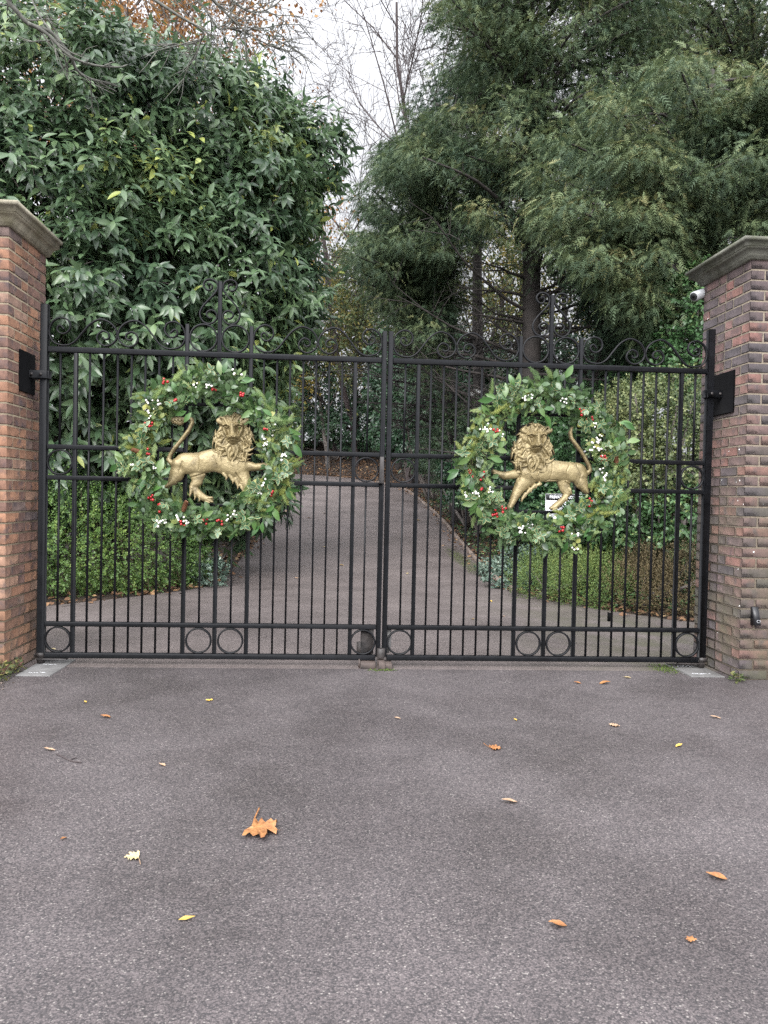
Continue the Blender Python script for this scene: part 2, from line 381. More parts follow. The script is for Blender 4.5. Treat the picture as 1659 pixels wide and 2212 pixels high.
# ------------------------------------------------------------------ ground, drive, forecourt
def zd(y): 
    y = np.asarray(y, float); t = np.clip(y-5, 0, None)
    return .093*np.sqrt(t*t+1.)-.093*1.0*np.exp(-t) if False else .093*(t-1.2*(1-np.exp(-t/1.2)))
DL = np.array([(-2.6, -.1), (-2.6, .3), (-4.3, .34), (-4.2, 1.9), (-3.5, 2.8), (-2.75, 3.7), (-2.15, 4.6), (-2.0, 5.5), (-1.9, 10), (-1.8, 14), (-1.8, 20), (-2.2, 23.5), (-3.2, 25.3), (-5, 26.6), (-8, 27.6), (-14, 28.3)])
DR = np.array([(2.59, -.1), (2.59, .3), (4.4, .34), (4.0, 1.7), (3.05, 2.75), (2.5, 3.7), (2.14, 4.6), (2.1, 5.5), (2.25, 10), (2.4, 14), (2.4, 20), (2.2, 23.2), (1.4, 26.6), (-.3, 29), (-4, 30.8), (-12, 32)])
def dense(P, n=6):
    return np.concatenate([P[:4], catmull(P[3:], n)[1:]])
DLd, DRd = dense(DL), dense(DR)
POLY = np.concatenate([DLd, DRd[::-1]])
def poly_dist(x, y):
    sh = x.shape; x = x.ravel(); y = y.ravel()
    d = np.full(len(x), 1e9); ins = np.zeros(len(x), bool); k = len(POLY)
    for i in range(k):
        a = POLY[i]; b = POLY[(i+1) % k]; ab = b-a
        t = np.clip(((x-a[0])*ab[0]+(y-a[1])*ab[1])/(ab@ab+1e-12), 0, 1)
        d = np.minimum(d, np.hypot(x-a[0]-t*ab[0], y-a[1]-t*ab[1]))
        c = ((a[1] > y) != (b[1] > y)); xi = (b[0]-a[0])*(y-a[1])/(b[1]-a[1]+1e-12)+a[0]
        ins ^= c & (x < xi)
    return np.where(ins, -d, d).reshape(sh)
def hnoise(x, y):
    return (np.sin(1.7*x+.6*y)+np.sin(.9*x-2.3*y+1)+np.sin(3.1*x+2.9*y+2)*.5+np.sin(5.3*x-4.1*y)*.3)/2.8
def zt(x, y):
    x = np.asarray(x, float); y = np.asarray(y, float)
    d = poly_dist(x, y); dd = np.clip(d-.12, 0, None)
    k = np.where(x > 0, .15, .05); far = np.clip((y-23)/4, 0, 1); k = k*(1-far)+.27*far
    cap = np.where(far > .5, 4.5, 7.)
    z = zd(np.minimum(y, 36))+k*np.minimum(dd, cap)
    z = np.where(d < .12, zd(y)-.06*np.clip((.12-d)/.1, 0, 1), z+np.clip(dd, 0, .5)*.06*hnoise(x, y))
    front = y < .3
    z = np.where(front, np.where(np.abs(x) < 9, -.05, -.05), z)
    return z
def axis(segs): return np.concatenate([np.arange(a, b, s) for a, b, s in segs]+[[segs[-1][1]]])
gx = axis([(-150, -40, 22), (-40, -10, 2.5), (-10, 10, .25), (10, 40, 2.5), (40, 150, 22)])
gy = axis([(-60, -12, 8), (-12, -1, 1.), (-1, 36, .25), (36, 60, 2.5), (60, 300, 30)])
X, Y = np.meshgrid(gx, gy); Z = zt(X, Y)
nx, ny = len(gx), len(gy); i = np.arange(ny-1)[:, None]; j = np.arange(nx-1)[None]
b = MB(); b.add(np.stack([X, Y, Z], -1), np.stack([i*nx+j, i*nx+j+1, (i+1)*nx+j+1, (i+1)*nx+j], -1).reshape(-1, 4))
tag(b.build('ground', M['soil'], smooth=True), kind='structure')
# drive beyond the gate
def strip_sheet(name, Lp, Rp, zf, mt, nc=10):
    t = np.linspace(0, 1, nc)[None, :, None]; P = Lp[:, None]*(1-t)+Rp[:, None]*t
    Zp = zf(P[..., 0], P[..., 1]); V = np.concatenate([P, Zp[..., None]], -1).reshape(-1, 3); n = len(Lp)
    i = np.arange(n-1)[:, None]; j = np.arange(nc-1)[None]
    b = MB(); b.add(V, np.stack([i*nc+j, i*nc+j+1, (i+1)*nc+j+1, (i+1)*nc+j], -1).reshape(-1, 4))
    return b.build(name, mt, smooth=True)
ys = np.concatenate([np.linspace(-.1, 5, 12), np.arange(5.5, 23, .5)])
tag(strip_sheet('driveway', DLd, DRd, lambda x, y: zd(y), M['drive']), kind='structure')
tag(strip_sheet('forecourt', np.array([(-14, yy) for yy in np.linspace(-16, -.37, 12)]+[(-2.6, -.369), (-2.6, -.1)]), np.array([(14, yy) for yy in np.linspace(-16, -.37, 12)]+[(2.59, -.369), (2.59, -.1)]), lambda x, y: 0*x+.002, M['forecourt'], 24), kind='structure')
# kerb along the right-hand edge of the drive, laid as separate stones
KP = catmull(DR[6:13], 14); seg = np.concatenate([[0], np.cumsum(np.linalg.norm(np.diff(KP, axis=0), axis=1))])
b = MB(); s = 0
while s < seg[-1]-.95:
    p = np.array([np.interp(s+.008, seg, KP[:, 0]), np.interp(s+.008, seg, KP[:, 1])]); q = np.array([np.interp(s+.9, seg, KP[:, 0]), np.interp(s+.9, seg, KP[:, 1])])
    pt = np.linspace(0, 1, 4)[:, None]*(q-p)+p; dz = rng.normal(0, .006)
    P3 = np.concatenate([pt, (zd(pt[:, 1])+.0+dz)[:, None]], 1)
    n2 = norm(np.array([(q-p)[1], -(q-p)[0]])); P3[:, :2] += n2*.035
    b.sweep(P3, [(-.03, -.08), (.03, -.08), (.03, .055), (.022, .065), (-.022, .065), (-.03, .055)], rnd=rng.random()); s += .915
tag(b.build('kerb', M['kerb']), 'low brown kerb edging the right side of the drive', 'kerb')

# ------------------------------------------------------------------ brick piers
def pier(x0, x1, y0, y1, label, mb, mm_, mc, capbot, ztop, seed, ov=1.):
    g = np.random.default_rng(seed)
    t = thing('brick_pier', label, 'gate pier', ((x0+x1)/2, (y0+y1)/2, 0))
    c = MB(); e = .0038
    c.box(((x0+x1)/2, (y0+y1)/2, capbot/2-.05), (x1-x0-2*e, y1-y0-2*e, capbot+.1)); c.build('mortar', mm_, t)
    W = x1-x0; D = y1-y0; nc = int(round(capbot/.075)); h = capbot/nc; jt = .0105; bw = .1025
    bk = MB()
    def course2(ci):                    # Flemish bond, every corner brick laid once
        z = (ci+.5)*h
        LL_ = [(q-2*bw-3*jt)/2 for q in (W, D)]
        run = lambda f: [bw, LL_[f % 2], bw, LL_[f % 2]] if ci % 2 else [LL_[f % 2], bw, LL_[f % 2], bw]
        for f in range(4):
            A = run(f)
            u = 0; n_ = 4
            for n, a in enumerate(A):
                ua, ub = u, u+a; u = ub+jt
                if n == 3:   # last brick of this run is the corner: as deep as the first brick of the next run
                    dep = run(f+1)[0]
                elif n == 0: continue
                else: dep = bw
                if f == 0: cx, cy, sx, sy = x0+(ua+ub)/2, y0+dep/2, a, dep
                elif f == 1: cx, cy, sx, sy = x1-dep/2, y0+(ua+ub)/2, dep, a
                elif f == 2: cx, cy, sx, sy = x1-(ua+ub)/2, y1-dep/2, a, dep
                else: cx, cy, sx, sy = x0+dep/2, y1-(ua+ub)/2, dep, a
                j = np.clip(g.normal(0, .0008, 3), -.0014, .0014)
                bk.box((cx+j[0], cy+j[1], z+j[2]*.5), (sx, sy, h-jt+g.normal(0, .0008)), 0, g.random(), .0035)
    for ci in range(nc): course2(ci)
    bk.build('brickwork', mb, t)
    cp = MB(); H = ztop-capbot
    prof = [(-.02, 0), (.018, 0), (.022, .12), (.030, .17), (.034, .30), (.05, .44), (.066, .5), (.066, .53), (.072, .53), (.074, .8), (.088, .81), (.09, .98), (.084, 1.), (-.20, 1.12)]
    V = []
    for p, z in prof:
        p = p*ov if p > 0 else p; zz = capbot+z*H; V += [(x0-p, y0-p, zz), (x1+p, y0-p, zz), (x1+p, y1+p, zz), (x0-p, y1+p, zz)]
    # subdivide the edges a little so that the arrises can be worn
    Q = [[4*i+j, 4*i+(j+1) % 4, 4*(i+1)+(j+1) % 4, 4*(i+1)+j] for i in range(len(prof)-1) for j in range(4)]
    Q += [[3, 2, 1, 0], [4*(len(prof)-1)+k for k in range(4)]]
    cp.add(V, Q); cp.build('capstone', mc, t)
    return t
pier(-3.265, -2.60, -.37, .295, 'warm orange-red brick pier with pale moulded stone cap, beside the left gate leaf', M['brick_warm'], M['mortar_warm'], M['capstone_warm'], 3.05, 3.195, 1)
pier(2.59, 3.255, -.37, .33, 'dark purple-red brick pier with white spots and greenish stone cap, beside the right gate leaf', M['brick_dark'], M['mortar_dark'], M['capstone_dark'], 3.05, 3.18, 2, 1.25)

# ------------------------------------------------------------------ gate leaves
S_PT = [(158, 432), (148, 448), (128, 448), (110, 428), (112, 405), (135, 390), (158, 402)]
S_SC = [(160, 425), (148, 412), (132, 396), (112, 405), (109, 432), (135, 455), (172, 452), (204, 415), (190, 360), (130, 338), (68, 375), (48, 450), (82, 520), (165, 545), (235, 520), (300, 445), (355, 385), (430, 352), (515, 388), (556, 460), (535, 525), (470, 552), (415, 520), (408, 475), (445, 440), (490, 458), (495, 492), (462, 503), (448, 485)]
F_SC = [(700, 262), (690, 242), (725, 238), (757, 275), (742, 325), (690, 352), (630, 320), (604, 245), (640, 180), (722, 155), (805, 185), (852, 262), (838, 350), (770, 440), (680, 535), (590, 645), (540, 750), (550, 840), (600, 915), (690, 950), (780, 920), (842, 835), (820, 745), (745, 705), (675, 735), (655, 785), (690, 835), (735, 850), (745, 835)]
def spath(sx, x0):
    P = catmull(S_SC, 5); rail = 548+.041*(P[:, 0]-60)
    xs = (P[:, 0]-50)*.00097+.003; zs = (rail-P[:, 1])*.00097
    return np.stack([x0+sx*xs, 0*xs, 2.322+np.maximum(zs, 0)], -1)
def fpath(sx, x0):
    P = catmull(F_SC, 5); d = (P[:, 0]-885+.012*(P[:, 1]-1450))*.00041; d = np.minimum(d, -.019)
    zs = (1450-P[:, 1])*.00041
    return np.stack([x0+sx*d, 0*d, 2.318+zs], -1)
def gate_leaf(sgn, label):
    t = thing('gate_leaf', label, 'gate', (sgn*2.49, 0, 0), 'pair of wrought iron gate leaves')
    I = M['iron']
    def bar(name, x, z0, z1, wx, wy=None, y=0, ch=.003, mt=I):
        b = MB(); b.box((sgn*x, y, (z0+z1)/2), (wx, wy or wx, z1-z0), ch=ch); return b.build(name, mt, t)
    # hinge stile and meeting stile
    hs_ = bar('hinge_stile', 2.493, .085, 2.62, .052)
    b = MB(); b.lathe((sgn*2.493, 0, 0), [(.027, .004), (.027, .05), (.034, .055), (.034, .068), (.026, .07), (.026, .085)], 16); b.build('pivot', M['ironwear'], hs_)
    bar('meeting_stile', .0235, .075, 2.515, .036)
    TH = [2.27, 1.475, 1.242, 1.009, .237]
    LZ0, LZ1 = 1.19, 1.93                           # opening in which the lion is framed
    for x, zt_ in zip(TH, (2.277, 2.515, 2.835, 2.515, 2.277)):
        if x == 1.242:
            bar('upright', x, .088, LZ0-.011, .029); bar('upright', x, LZ1+.011, zt_, .029)
        else: bar('upright', x, .088, zt_, .029)
    xa, xb = 2.4665, .042
    for z, hh in ((2.298, .04), (.068, .04), (.298, .034)):
        b = MB(); b.box((sgn*(xa+xb)/2, .0, z), (xa-xb, .034, hh), ch=.003); b.build('rail', I, t)
    for z in (1.592, 1.368):
        for a, c in ((xa, 1.49), (.994, xb)):
            b = MB(); b.box((sgn*(a+c)/2, 0, z), (a-c, .034, .034), ch=.003); b.build('rail', I, t)
    for z in (LZ0, LZ1):
        b = MB(); b.box((sgn*1.242, 0, z), (.437, .022, .022), ch=.002); b.build('rail', I, t)
    thin = []
    for a, c in ((2.27, 1.475), (1.009, .237)): thin += [a+(c-a)*k/8 for k in range(1, 8)]
    zz = [(.088, .281), (.315, 1.351), (1.385, 1.575), (1.609, 2.278)]
    for x in thin: bar('bar', x, .0885, 2.2775, .0135, ch=0)
    for x in (2.38, .139):
        for z0, z1 in (zz[1], zz[3]): bar('bar', x, z0, z1, .0135, ch=0)
    for x in (1.358, 1.126):
        for z0, z1 in ((.315, LZ0-.011), (LZ1+.011, 2.278)): bar('bar', x, z0, z1, .0135, ch=0)
    def ring(x, z, r):
        a = np.linspace(0, 2*math.pi, 40, endpoint=False)
        b = MB(); b.ribbon(np.stack([sgn*x+r*np.cos(a), 0*a, z+r*np.sin(a)], -1), .012, .024, closed=True); b.build('ring', I, t)
    for x in (2.3745, 1.3585, 1.1255, .139): ring(x, .1835, .0905)
    for x in (2.3745, .139): ring(x, 1.48, .0885)
    for x in (1.3585, 1.1255): ring(x, 2.4185, .0985)
    for a, c in ((2.464, 1.4895), (.9945, .0415)):
        wd = (a-c)/2; 
        for sx, x0, k in ((-1, a, 1), (1, c, 1)):
            P = spath(sx, 0); P[:, 0] = sgn*(x0+P[:, 0]*wd/.497); b = MB(); b.ribbon(P, .0108, .022); b.build('scroll', I, t)
    for sx in (1, -1):
        P = fpath(sx, 0); P[:, 0] = sgn*(1.242+P[:, 0]); b = MB(); b.ribbon(P, .0108, .022); b.build('finial_scroll', I, t)
    # bottom hinge strap
    b = MB(); b.box((sgn*2.41, -.002, .04), (.21, .05, .012), ch=.002); b.box((sgn*2.493, -.034, .075), (.06, .012, .03)); b.build('hinge_strap', M['ironwear'], t)
    if sgn < 0:
        b = MB(); b.box((-.105, .028, .185), (.098, .02, .19), ch=.003); b.box((-.125, .03, .13), (.115, .012, .1)); b.build('latch_plate', M['ironwear'], t)
        b = MB(); b.box((-.026, -.028, 1.478), (.034, .02, .2), ch=.003); b.build('lock_case', M['ironwear'], t)
        b = MB(); b.lathe((-.002, -.032, .076), [(.03, 0), (.032, .006), (.032, .062), (.029, .067)], 18); b.lathe((-.002, -.032, .14), [(.008, 0), (.008, .02)], 8); b.build('drop_bolt', M['ironwear'], t)
    else:
        b = MB(); b.prism([(.042, .09), (.063, .10), (.078, .15), (.078, .275), (.042, .275)], .022, .028); b.build('latch_plate', M['greyplate'], t)
    return t
GL = gate_leaf(-1, 'black wrought iron gate leaf with scrolls on top, hung from the warm red pier')
GR = gate_leaf(1, 'black wrought iron gate leaf with scrolls on top, hung from the dark spotted pier')

# ------------------------------------------------------------------ pier ironmongery and small things
def hinge(sgn, xw, ya, yb, za, zb, zarm, label):
    t = thing('hinge_bracket', label, 'hinge bracket', (xw, (ya+yb)/2, za), 'hinge brackets on the piers')
    b = MB(); b.box((xw-sgn*.006, (ya+yb)/2, (za+zb)/2), (.012, yb-ya, zb-za), ch=.002); b.build('wall_plate', M['plate'], t)
    b = MB(); x2 = sgn*2.462; xs = xw-sgn*.012
    b.box(((xs+x2)/2, -.036, zarm), (abs(xs-x2), .014, .058), ch=.002); b.box(((xs+x2)/2, .036, zarm), (abs(xs-x2), .014, .058), ch=.002)
    b.box((x2-sgn*.004, 0, zarm), (.012, .058, .058), ch=.002); b.build('arm', M['iron'], t)
    for dx in (.02, .085): b = MB(); b.lathe((xs-sgn*dx, -.0425, zarm), [(.002, 0), (.011, 0), (.010, .006), (.002, .008)], 8, axis=(0, -1, 0)); b.build('bolt', M['ironwear'], t)
hinge(-1, -2.6, -.19, .08, 1.97, 2.26, 2.11, 'square black hinge plate and strap bolted to the warm red pier')
hinge(1, 2.59, -.2, .186, 1.97, 2.285, 2.125, 'square black hinge plate and strap bolted to the dark spotted pier')
def groundplate(x0, x1, y0, y1, label, text):
    t = thing('ground_plate', label, 'ground plate', ((x0+x1)/2, (y0+y1)/2, 0), 'steel plates under the gate pivots')
    b = MB(); b.box(((x0+x1)/2, (y0+y1)/2, .004), (x1-x0, y1-y0, .008), ch=.002); p = b.build('plate', M['greyplate'], t)
    b = MB(); g = np.random.default_rng(text)
    for yy in (y0+.09, y0+.34):                     # worn, unreadable chalk scribble
        xx = x0+.06
        while xx < x1-.07:
            a = g.uniform(-.6, .6); l = g.uniform(.008, .02); b.box((xx, yy+g.normal(0, .006), .0088), (.003+l*abs(math.cos(a)), .003+l*abs(math.sin(a))*.6, .0008)); xx += g.uniform(.012, .026)
    b.build('marking', M['white'], p)
groundplate(-2.52, -2.29, -.385, .14, 'grey steel plate with worn white marks at the foot of the warm red pier', 3)
groundplate(2.27, 2.53, -.30, .14, 'bare grey steel plate at the foot of the dark spotted pier', 4)
b = MB(); b.box((-.1, -.03, .022), (.115, .13, .044), ch=.003); b.box((.0, -.05, .028), (.05, .15, .056), ch=.003); b.box((.05, -.03, .02), (.06, .13, .04), ch=.003); b.box((-.163, -.04, .03), (.012, .06, .06))
tag(b.build('gate_stop', M['rust']), 'rusty brown steel gate stop on the tarmac where the two leaves meet', 'gate stop')
# drive stop behind the right leaf
b = MB(); p = on_z(1317, 1342); b.prism([(p[0]-.022, .0), (p[0]+.022, .0), (p[0]+.022, .082), (p[0]-.022, .098)], p[1]-.015, p[1]+.015)
tag(b.build('stop_post', M['plate']), 'short black metal stop post on the drive behind the right gate leaf', 'stop post')
t = thing('key_safe', 'small black wedge-shaped device fixed low on the front of the dark pier', 'sensor', (2.69, -.37, .41))
b = MB(); x0, x1 = 2.668, 2.720
b.add([(x0, -.368, .405), (x1, -.368, .405), (x1, -.368, .54), (x0, -.368, .54), (x0+.012, -.425, .41), (x1-.002, -.425, .41), (x1-.004, -.385, .538), (x0+.004, -.385, .538)],
      [[0, 1, 2, 3], [4, 7, 6, 5], [0, 4, 5, 1], [1, 5, 6, 2], [2, 6, 7, 3], [3, 7, 4, 0]]); b.build('housing', M['blackplastic'], t)
b = MB(); b.box((2.70, -.423, .43), (.022, .004, .002)); b.box((2.70, -.4225, .447), (.022, .004, .002)); b.box((2.688, -.4225, .438), (.002, .004, .016)); b.box((2.711, -.4225, .438), (.002, .004, .016)); b.build('window', M['cctv'], t)
# security camera on the back of the right pier
t = thing('security_camera', 'pale grey bullet security camera on the back edge of the dark pier', 'camera', (2.62, .33, 3.0))
d = norm(np.array([-.84, -.42, -.36])); base = np.array([2.72, .42, 3.05]); tip = base+d*.27
b = MB(); q = np.linspace(0, 1, 2)[:, None]; b.tube(base+(tip-base)*q, .038, 16); b.build('body', M['cctv'], t, smooth=True)
b = MB(); b.lathe(tip, [(.032, -.02), (.032, .004), (.03, .006)], 16, axis=tuple(d)); b.build('lens_hood', M['blackplastic'], t)
b = MB(); b.sphere(tip-d*.006, .018, nu=10, nv=6); b.build('lens', M['plate'], t)
b = MB(); b.tube([(2.72, .318, 2.96), (2.72, .38, 2.97), (2.71, .40, 3.01)], .018, 10); b.build('mount', M['cctv'], t)
# notice board behind the right lion
t = thing('notice_board', 'white notice with black PRIVATE PROPERTY header, standing behind the lion on the right leaf', 'sign', (0, 0, 0))
c0 = at(1224, 1066, 10.7); ctr = c0+np.array([0, 0, -.24]); Wd, Hd = .60, .46
t.location = (ctr[0], ctr[1], .1)
b = MB(); b.box(ctr, (Wd, .012, Hd), ch=.002); b.build('panel', M['white'], t)
b = MB(); b.box((ctr[0], ctr[1]-.0075, ctr[2]+Hd/2-.045), (Wd-.006, .003, .085)); b.build('header', M['signblack'], t)
b = MB(); b.box((ctr[0], ctr[1]+.03, ctr[2]/2), (.05, .045, ctr[2]+.4)); b.build('post', M['fencewood'], t)
def text(name, s, size, loc, mt, parent, align='CENTER', bold=0.):
    cu = bpy.data.curves.new(name, 'FONT'); cu.body = s; cu.size = size; cu.align_x = align; cu.align_y = 'CENTER'; cu.extrude = .0006; cu.offset = bold
    o = bpy.data.objects.new(name, cu); COL.objects.link(o); bpy.context.view_layer.update()
    me = bpy.data.meshes.new_from_object(o.evaluated_get(bpy.context.evaluated_depsgraph_get())); bpy.data.objects.remove(o)
    o = bpy.data.objects.new(name, me); COL.objects.link(o); me.materials.clear(); me.materials.append(mt)
    o.parent = parent; o.rotation_euler = (R(90), 0, 0); o.location = Vector(loc)-parent.location; return o
text('header_text', 'PRIVATE PROPERTY', .056, (ctr[0], ctr[1]-.0105, ctr[2]+Hd/2-.046), M['white'], t, bold=.0016)
text('message_text', 'CA', .115, (ctr[0]-.20, ctr[1]-.0085, ctr[2]+Hd/2-.17), M['signblack'], t, 'LEFT', .0012)
# globe lamp beside the drive
t = thing('garden_lamp', 'globe lamp on a dark post among the trees right of the drive', 'lamp', (0, 0, 0))
gc = at(1027, 858, 19.); gz = float(zt(np.array([gc[0]]), np.array([gc[1]]))[0]); t.location = (gc[0], gc[1], gz)
mg, ntg, bsg = mat('lamp_glass'); bsg.inputs['Base Color'].default_value = (.62, .61, .58, 1); bsg.inputs['Roughness'].default_value = .12
md, ntd, bsd = mat('smoked_glass'); bsd.inputs['Base Color'].default_value = (.12, .11, .10, 1); bsd.inputs['Roughness'].default_value = .1
a = np.linspace(0, math.pi/2, 9)
b = MB(); b.lathe(gc, [(.2*math.cos(x)+.001, .2*math.sin(x)) for x in a], 24); b.build('globe', mg, t, smooth=True)
b = MB(); b.lathe(gc, [(.2*math.cos(x)+.001, .2*math.sin(x)) for x in -a[::-1]], 24); b.build('globe_base', md, t, smooth=True)
b = MB(); b.lathe(gc, [(.202, -.014), (.208, -.012), (.208, .012), (.202, .014)], 24); b.build('collar', M['plate'], t)
b = MB(); b.lathe((gc[0], gc[1], gz-.1), [(.055, 0), (.055, .4), (.035, .5), (.03, gc[2]-gz-.12), (.07, gc[2]-gz-.1)], 14); b.build('post', M['plate'], t)
# closeboard fence at the end of the drive
t = thing('wooden_fence', 'dark brown closeboard fence across the end of the drive', 'fence', (-3, 34, 2.6))
b = MB(); x = -16.
while x < 9:
    b.box((x, 34+.012*(int(x*8) % 2), 3.28), (.13, .02, 1.6+rng.normal(0, .01)), rnd=rng.random()); x += .118
b.build('boards', M['fencewood'], t)
for z in (2.8, 3.85):
    b = MB(); b.box((-3.5, 33.95, z), (25, .06, .09)); b.build('rail', M['fencewood'], t)
for x in np.arange(-15, 9, 2.4):
    b = MB(); b.box((x, 33.93, 3.2), (.11, .11, 1.9)); b.build('post', M['fencewood'], t)
# ------------------------------------------------------------------ gilded lions (shallow reliefs, modelled as height fields)
def cap_q(GX, GY, pts):
    """min over a chain of tapered capsules of distance/radius"""
    q = np.full(GX.shape, 9.); pts = [np.array(p, float) for p in pts]
    for a, c in zip(pts[:-1], pts[1:]):
        ab = c[:2]-a[:2]; t = np.clip(((GX-a[0])*ab[0]+(GY-a[1])*ab[1])/(ab@ab+1e-9), 0, 1)
        d = np.hypot(GX-a[0]-t*ab[0], GY-a[1]-t*ab[1]); q = np.minimum(q, d/np.maximum(a[2]+t*(c[2]-a[2]), .6))
    return q
def dome(q): return np.sqrt(np.clip(1-q*q, 0, 1))
def blur(h, n=1):
    for _ in range(n):
        p = np.pad(h, 1, mode='edge'); h = (p[1:-1, 1:-1]*4+p[:-2, 1:-1]*2+p[2:, 1:-1]*2+p[1:-1, :-2]*2+p[1:-1, 2:]*2+p[:-2, :-2]+p[2:, :-2]+p[:-2, 2:]+p[2:, 2:])/16
    return h
def field_mesh(name, GX, GY, H, mask, tomap, yback, hs, parent):
    ny, nx = GX.shape; W = tomap(GX, GY)
    H = np.where(mask, H, 0)
    cells = mask[:-1, :-1] & mask[1:, :-1] & mask[:-1, 1:] & mask[1:, 1:]
    used = np.zeros(mask.shape, bool)
    used[:-1, :-1] |= cells; used[1:, :-1] |= cells; used[:-1, 1:] |= cells; used[1:, 1:] |= cells
    idx = np.full(mask.shape, -1); idx[used] = np.arange(used.sum()); n = used.sum()
    Fv = np.stack([W[0][used], yback-.012-H[used]*hs, W[1][used]], -1)
    Bv = np.stack([W[0][used], np.full(n, yback), W[1][used]], -1)
    r, c = np.nonzero(cells)
    F = np.stack([idx[r, c], idx[r+1, c], idx[r+1, c+1], idx[r, c+1]], -1)
    E = np.concatenate([F[:, [0, 1]], F[:, [1, 2]], F[:, [2, 3]], F[:, [3, 0]]])
    key = np.minimum(E[:, 0], E[:, 1])*n+np.maximum(E[:, 0], E[:, 1]); u, inv, cnt = np.unique(key, return_inverse=True, return_counts=True)
    B = E[cnt[inv] == 1]
    b = MB(); b.add(np.concatenate([Fv, Bv]), np.concatenate([F, F[:, ::-1]+n, np.stack([B[:, 1], B[:, 0], B[:, 0]+n, B[:, 1]+n], -1)]))
    return b.build(name, M['gold'], parent, smooth=True)
def lion(name, label, org, sc, body, fringe, mane, face, loc):
    S_ = 1659/1920
    def w(cx, cy): return on_y((org[0]+cx*sc)*S_, (org[1]+cy*sc)*S_, -.05)
    o = w(0, 0); ex = (w(1000, 0)-o)/1000; ey = (w(0, 1000)-o)/1000
    tomap = lambda gx, gy: (o[0]+gx*ex[0]+gy*ey[0], o[2]+gx*ex[2]+gy*ey[2])
    st = 3.
    GX, GY = np.meshgrid(np.arange(330, 1330, st), np.arange(420, 1300, st))
    H = np.zeros(GX.shape); mask = np.zeros(GX.shape, bool)
    for A, off, pts in body:
        q = cap_q(GX, GY, pts); m_ = q < 1; mask |= m_
        h = off+A*dome(q)**.8
        H = np.where(m_, np.maximum(H, h), H)
    H = np.where(mask, blur(blur(H, 4)*mask/np.maximum(blur(mask.astype(float), 4), .15), 2), 0)
    for A, off, pts in fringe:                       # locks along the legs and belly, claws, muscle ridges
        q = cap_q(GX, GY, pts); m_ = q < 1
        if off is None: H = H+np.where(mask, A*np.clip(1-q, 0, 1), 0)
        else: mask |= m_; H = np.where(m_, np.maximum(H, off+A*dome(q)), H)
    g = np.random.default_rng(3); lump = np.zeros(GX.shape)
    for _ in range(120):
        x, y, s = g.uniform(400, 1250), g.uniform(500, 1250), g.uniform(18, 46); lump += g.normal(0, 3.8)*np.exp(-((GX-x)**2+(GY-y)**2)/(2*s*s))
    H = H+np.where(mask, lump, 0)
    t = thing(name, label, 'lion relief', loc)
    field_mesh('body', GX, GY, H, mask, tomap, -.015, .00085, t)
    # mane and face
    mx_, my_, rx, ry = mane; fx, fy0, fy1, lean = face
    q = np.hypot((GX-mx_)/(rx*(1-.27*np.clip((my_-GY)/ry, 0, 1))), (GY-my_)/ry); mm = q < .93; Hm = np.where(mm, 44+26*dome(q/.95), 0)
    def paint(pts, A, off):
        nonlocal Hm, mm
        q = cap_q(GX, GY, pts); m_ = q < 1; mm = mm | m_
        Hm = np.where(m_, off+A*dome(q)**.7, Hm)
    for ring, (r0, r1, n, wd, hh) in enumerate(((.66, 1.10, 25, 25, 36), (.5, .98, 21, 25, 48), (.36, .78, 17, 23, 60), (.25, .60, 13, 21, 70))):
        order = g.permutation(n)
        for k in order:
            th = 2*math.pi*(k+.5*(ring % 2)+g.uniform(-.15, .15))/n
            c, s = math.cos(th), math.sin(th); sg = 1 if c > 0 else -1
            P = []
            for i, u in enumerate(np.linspace(0, 1, 6)):
                rr = r0+(r1-r0)*u*(1+g.uniform(-.04, .04)); tw = th+sg*(.30*math.sin(u*3.3)-.05)*(1 if s < .55 else -1)*(.8 if k % 3 else -.9)
                P.append((mx_+rx*rr*math.cos(tw)*(1-.27*max(0, -math.sin(tw))), my_+ry*rr*math.sin(tw)+22*u*u*(s > -.5), wd*(1-.82*u**1.8)*(0.75+.5*u*(1-u))))
            paint(P, 17, hh)
    # face
    cy = lambda v: fy0+(fy1-fy0)*v; X = lambda u, v: fx+u+lean*v
    paint([(X(0, -.05), cy(-.1), 84), (X(0, .3), cy(.3), 86), (X(0, .75), cy(.75), 58), (X(0, .98), cy(.98), 50)], 34, 74)
    def addf(pts, A):
        nonlocal Hm
        q = cap_q(GX, GY, pts); Hm = Hm+1.5*A*np.clip(1-q*q, 0, 1)*mm
    addf([(X(0, .05), cy(-.08), 30), (X(0, .35), cy(.35), 26), (X(0, .8), cy(.8), 38)], 32)              # bridge of the nose
    addf([(X(-26, .93), cy(.93), 34), (X(26, .93), cy(.93), 34)], 24); addf([(X(-24, .8), cy(.80), 22), (X(24, .8), cy(.80), 22)], 16)
    addf([(X(0, 1.12), cy(1.10), 30), (X(0, 1.14), cy(1.16), 24)], 14)
    addf([(X(-40, 1.02), cy(1.03), 6), (X(0, 1.), cy(.98), 6), (X(40, 1.02), cy(1.03), 6)], -22)
    addf([(X(0, .9), cy(.88), 5), (X(0, 1), cy(.98), 5)], -12)
    for e in (-1, 1):
        addf([(X(e*52, .12), cy(.12), 30), (X(e*38, .45), cy(.5), 22), (X(e*40, .7), cy(.7), 14)], -20)
        addf([(X(e*84, .02), cy(.08), 9), (X(e*52, .0), cy(-.04), 12), (X(e*26, .02), cy(.10), 9)], 20)   # brow
        addf([(X(e*62, .12), cy(.13), 15), (X(e*44, .14), cy(.16), 13)], 17)                              # eye
        addf([(X(e*78, .1), cy(.13), 4), (X(e*54, .07), cy(.05), 4), (X(e*32, .1), cy(.2), 4)], -13)
        addf([(X(e*54, .13), cy(.14), 5), (X(e*52, .14), cy(.15), 5)], -9)
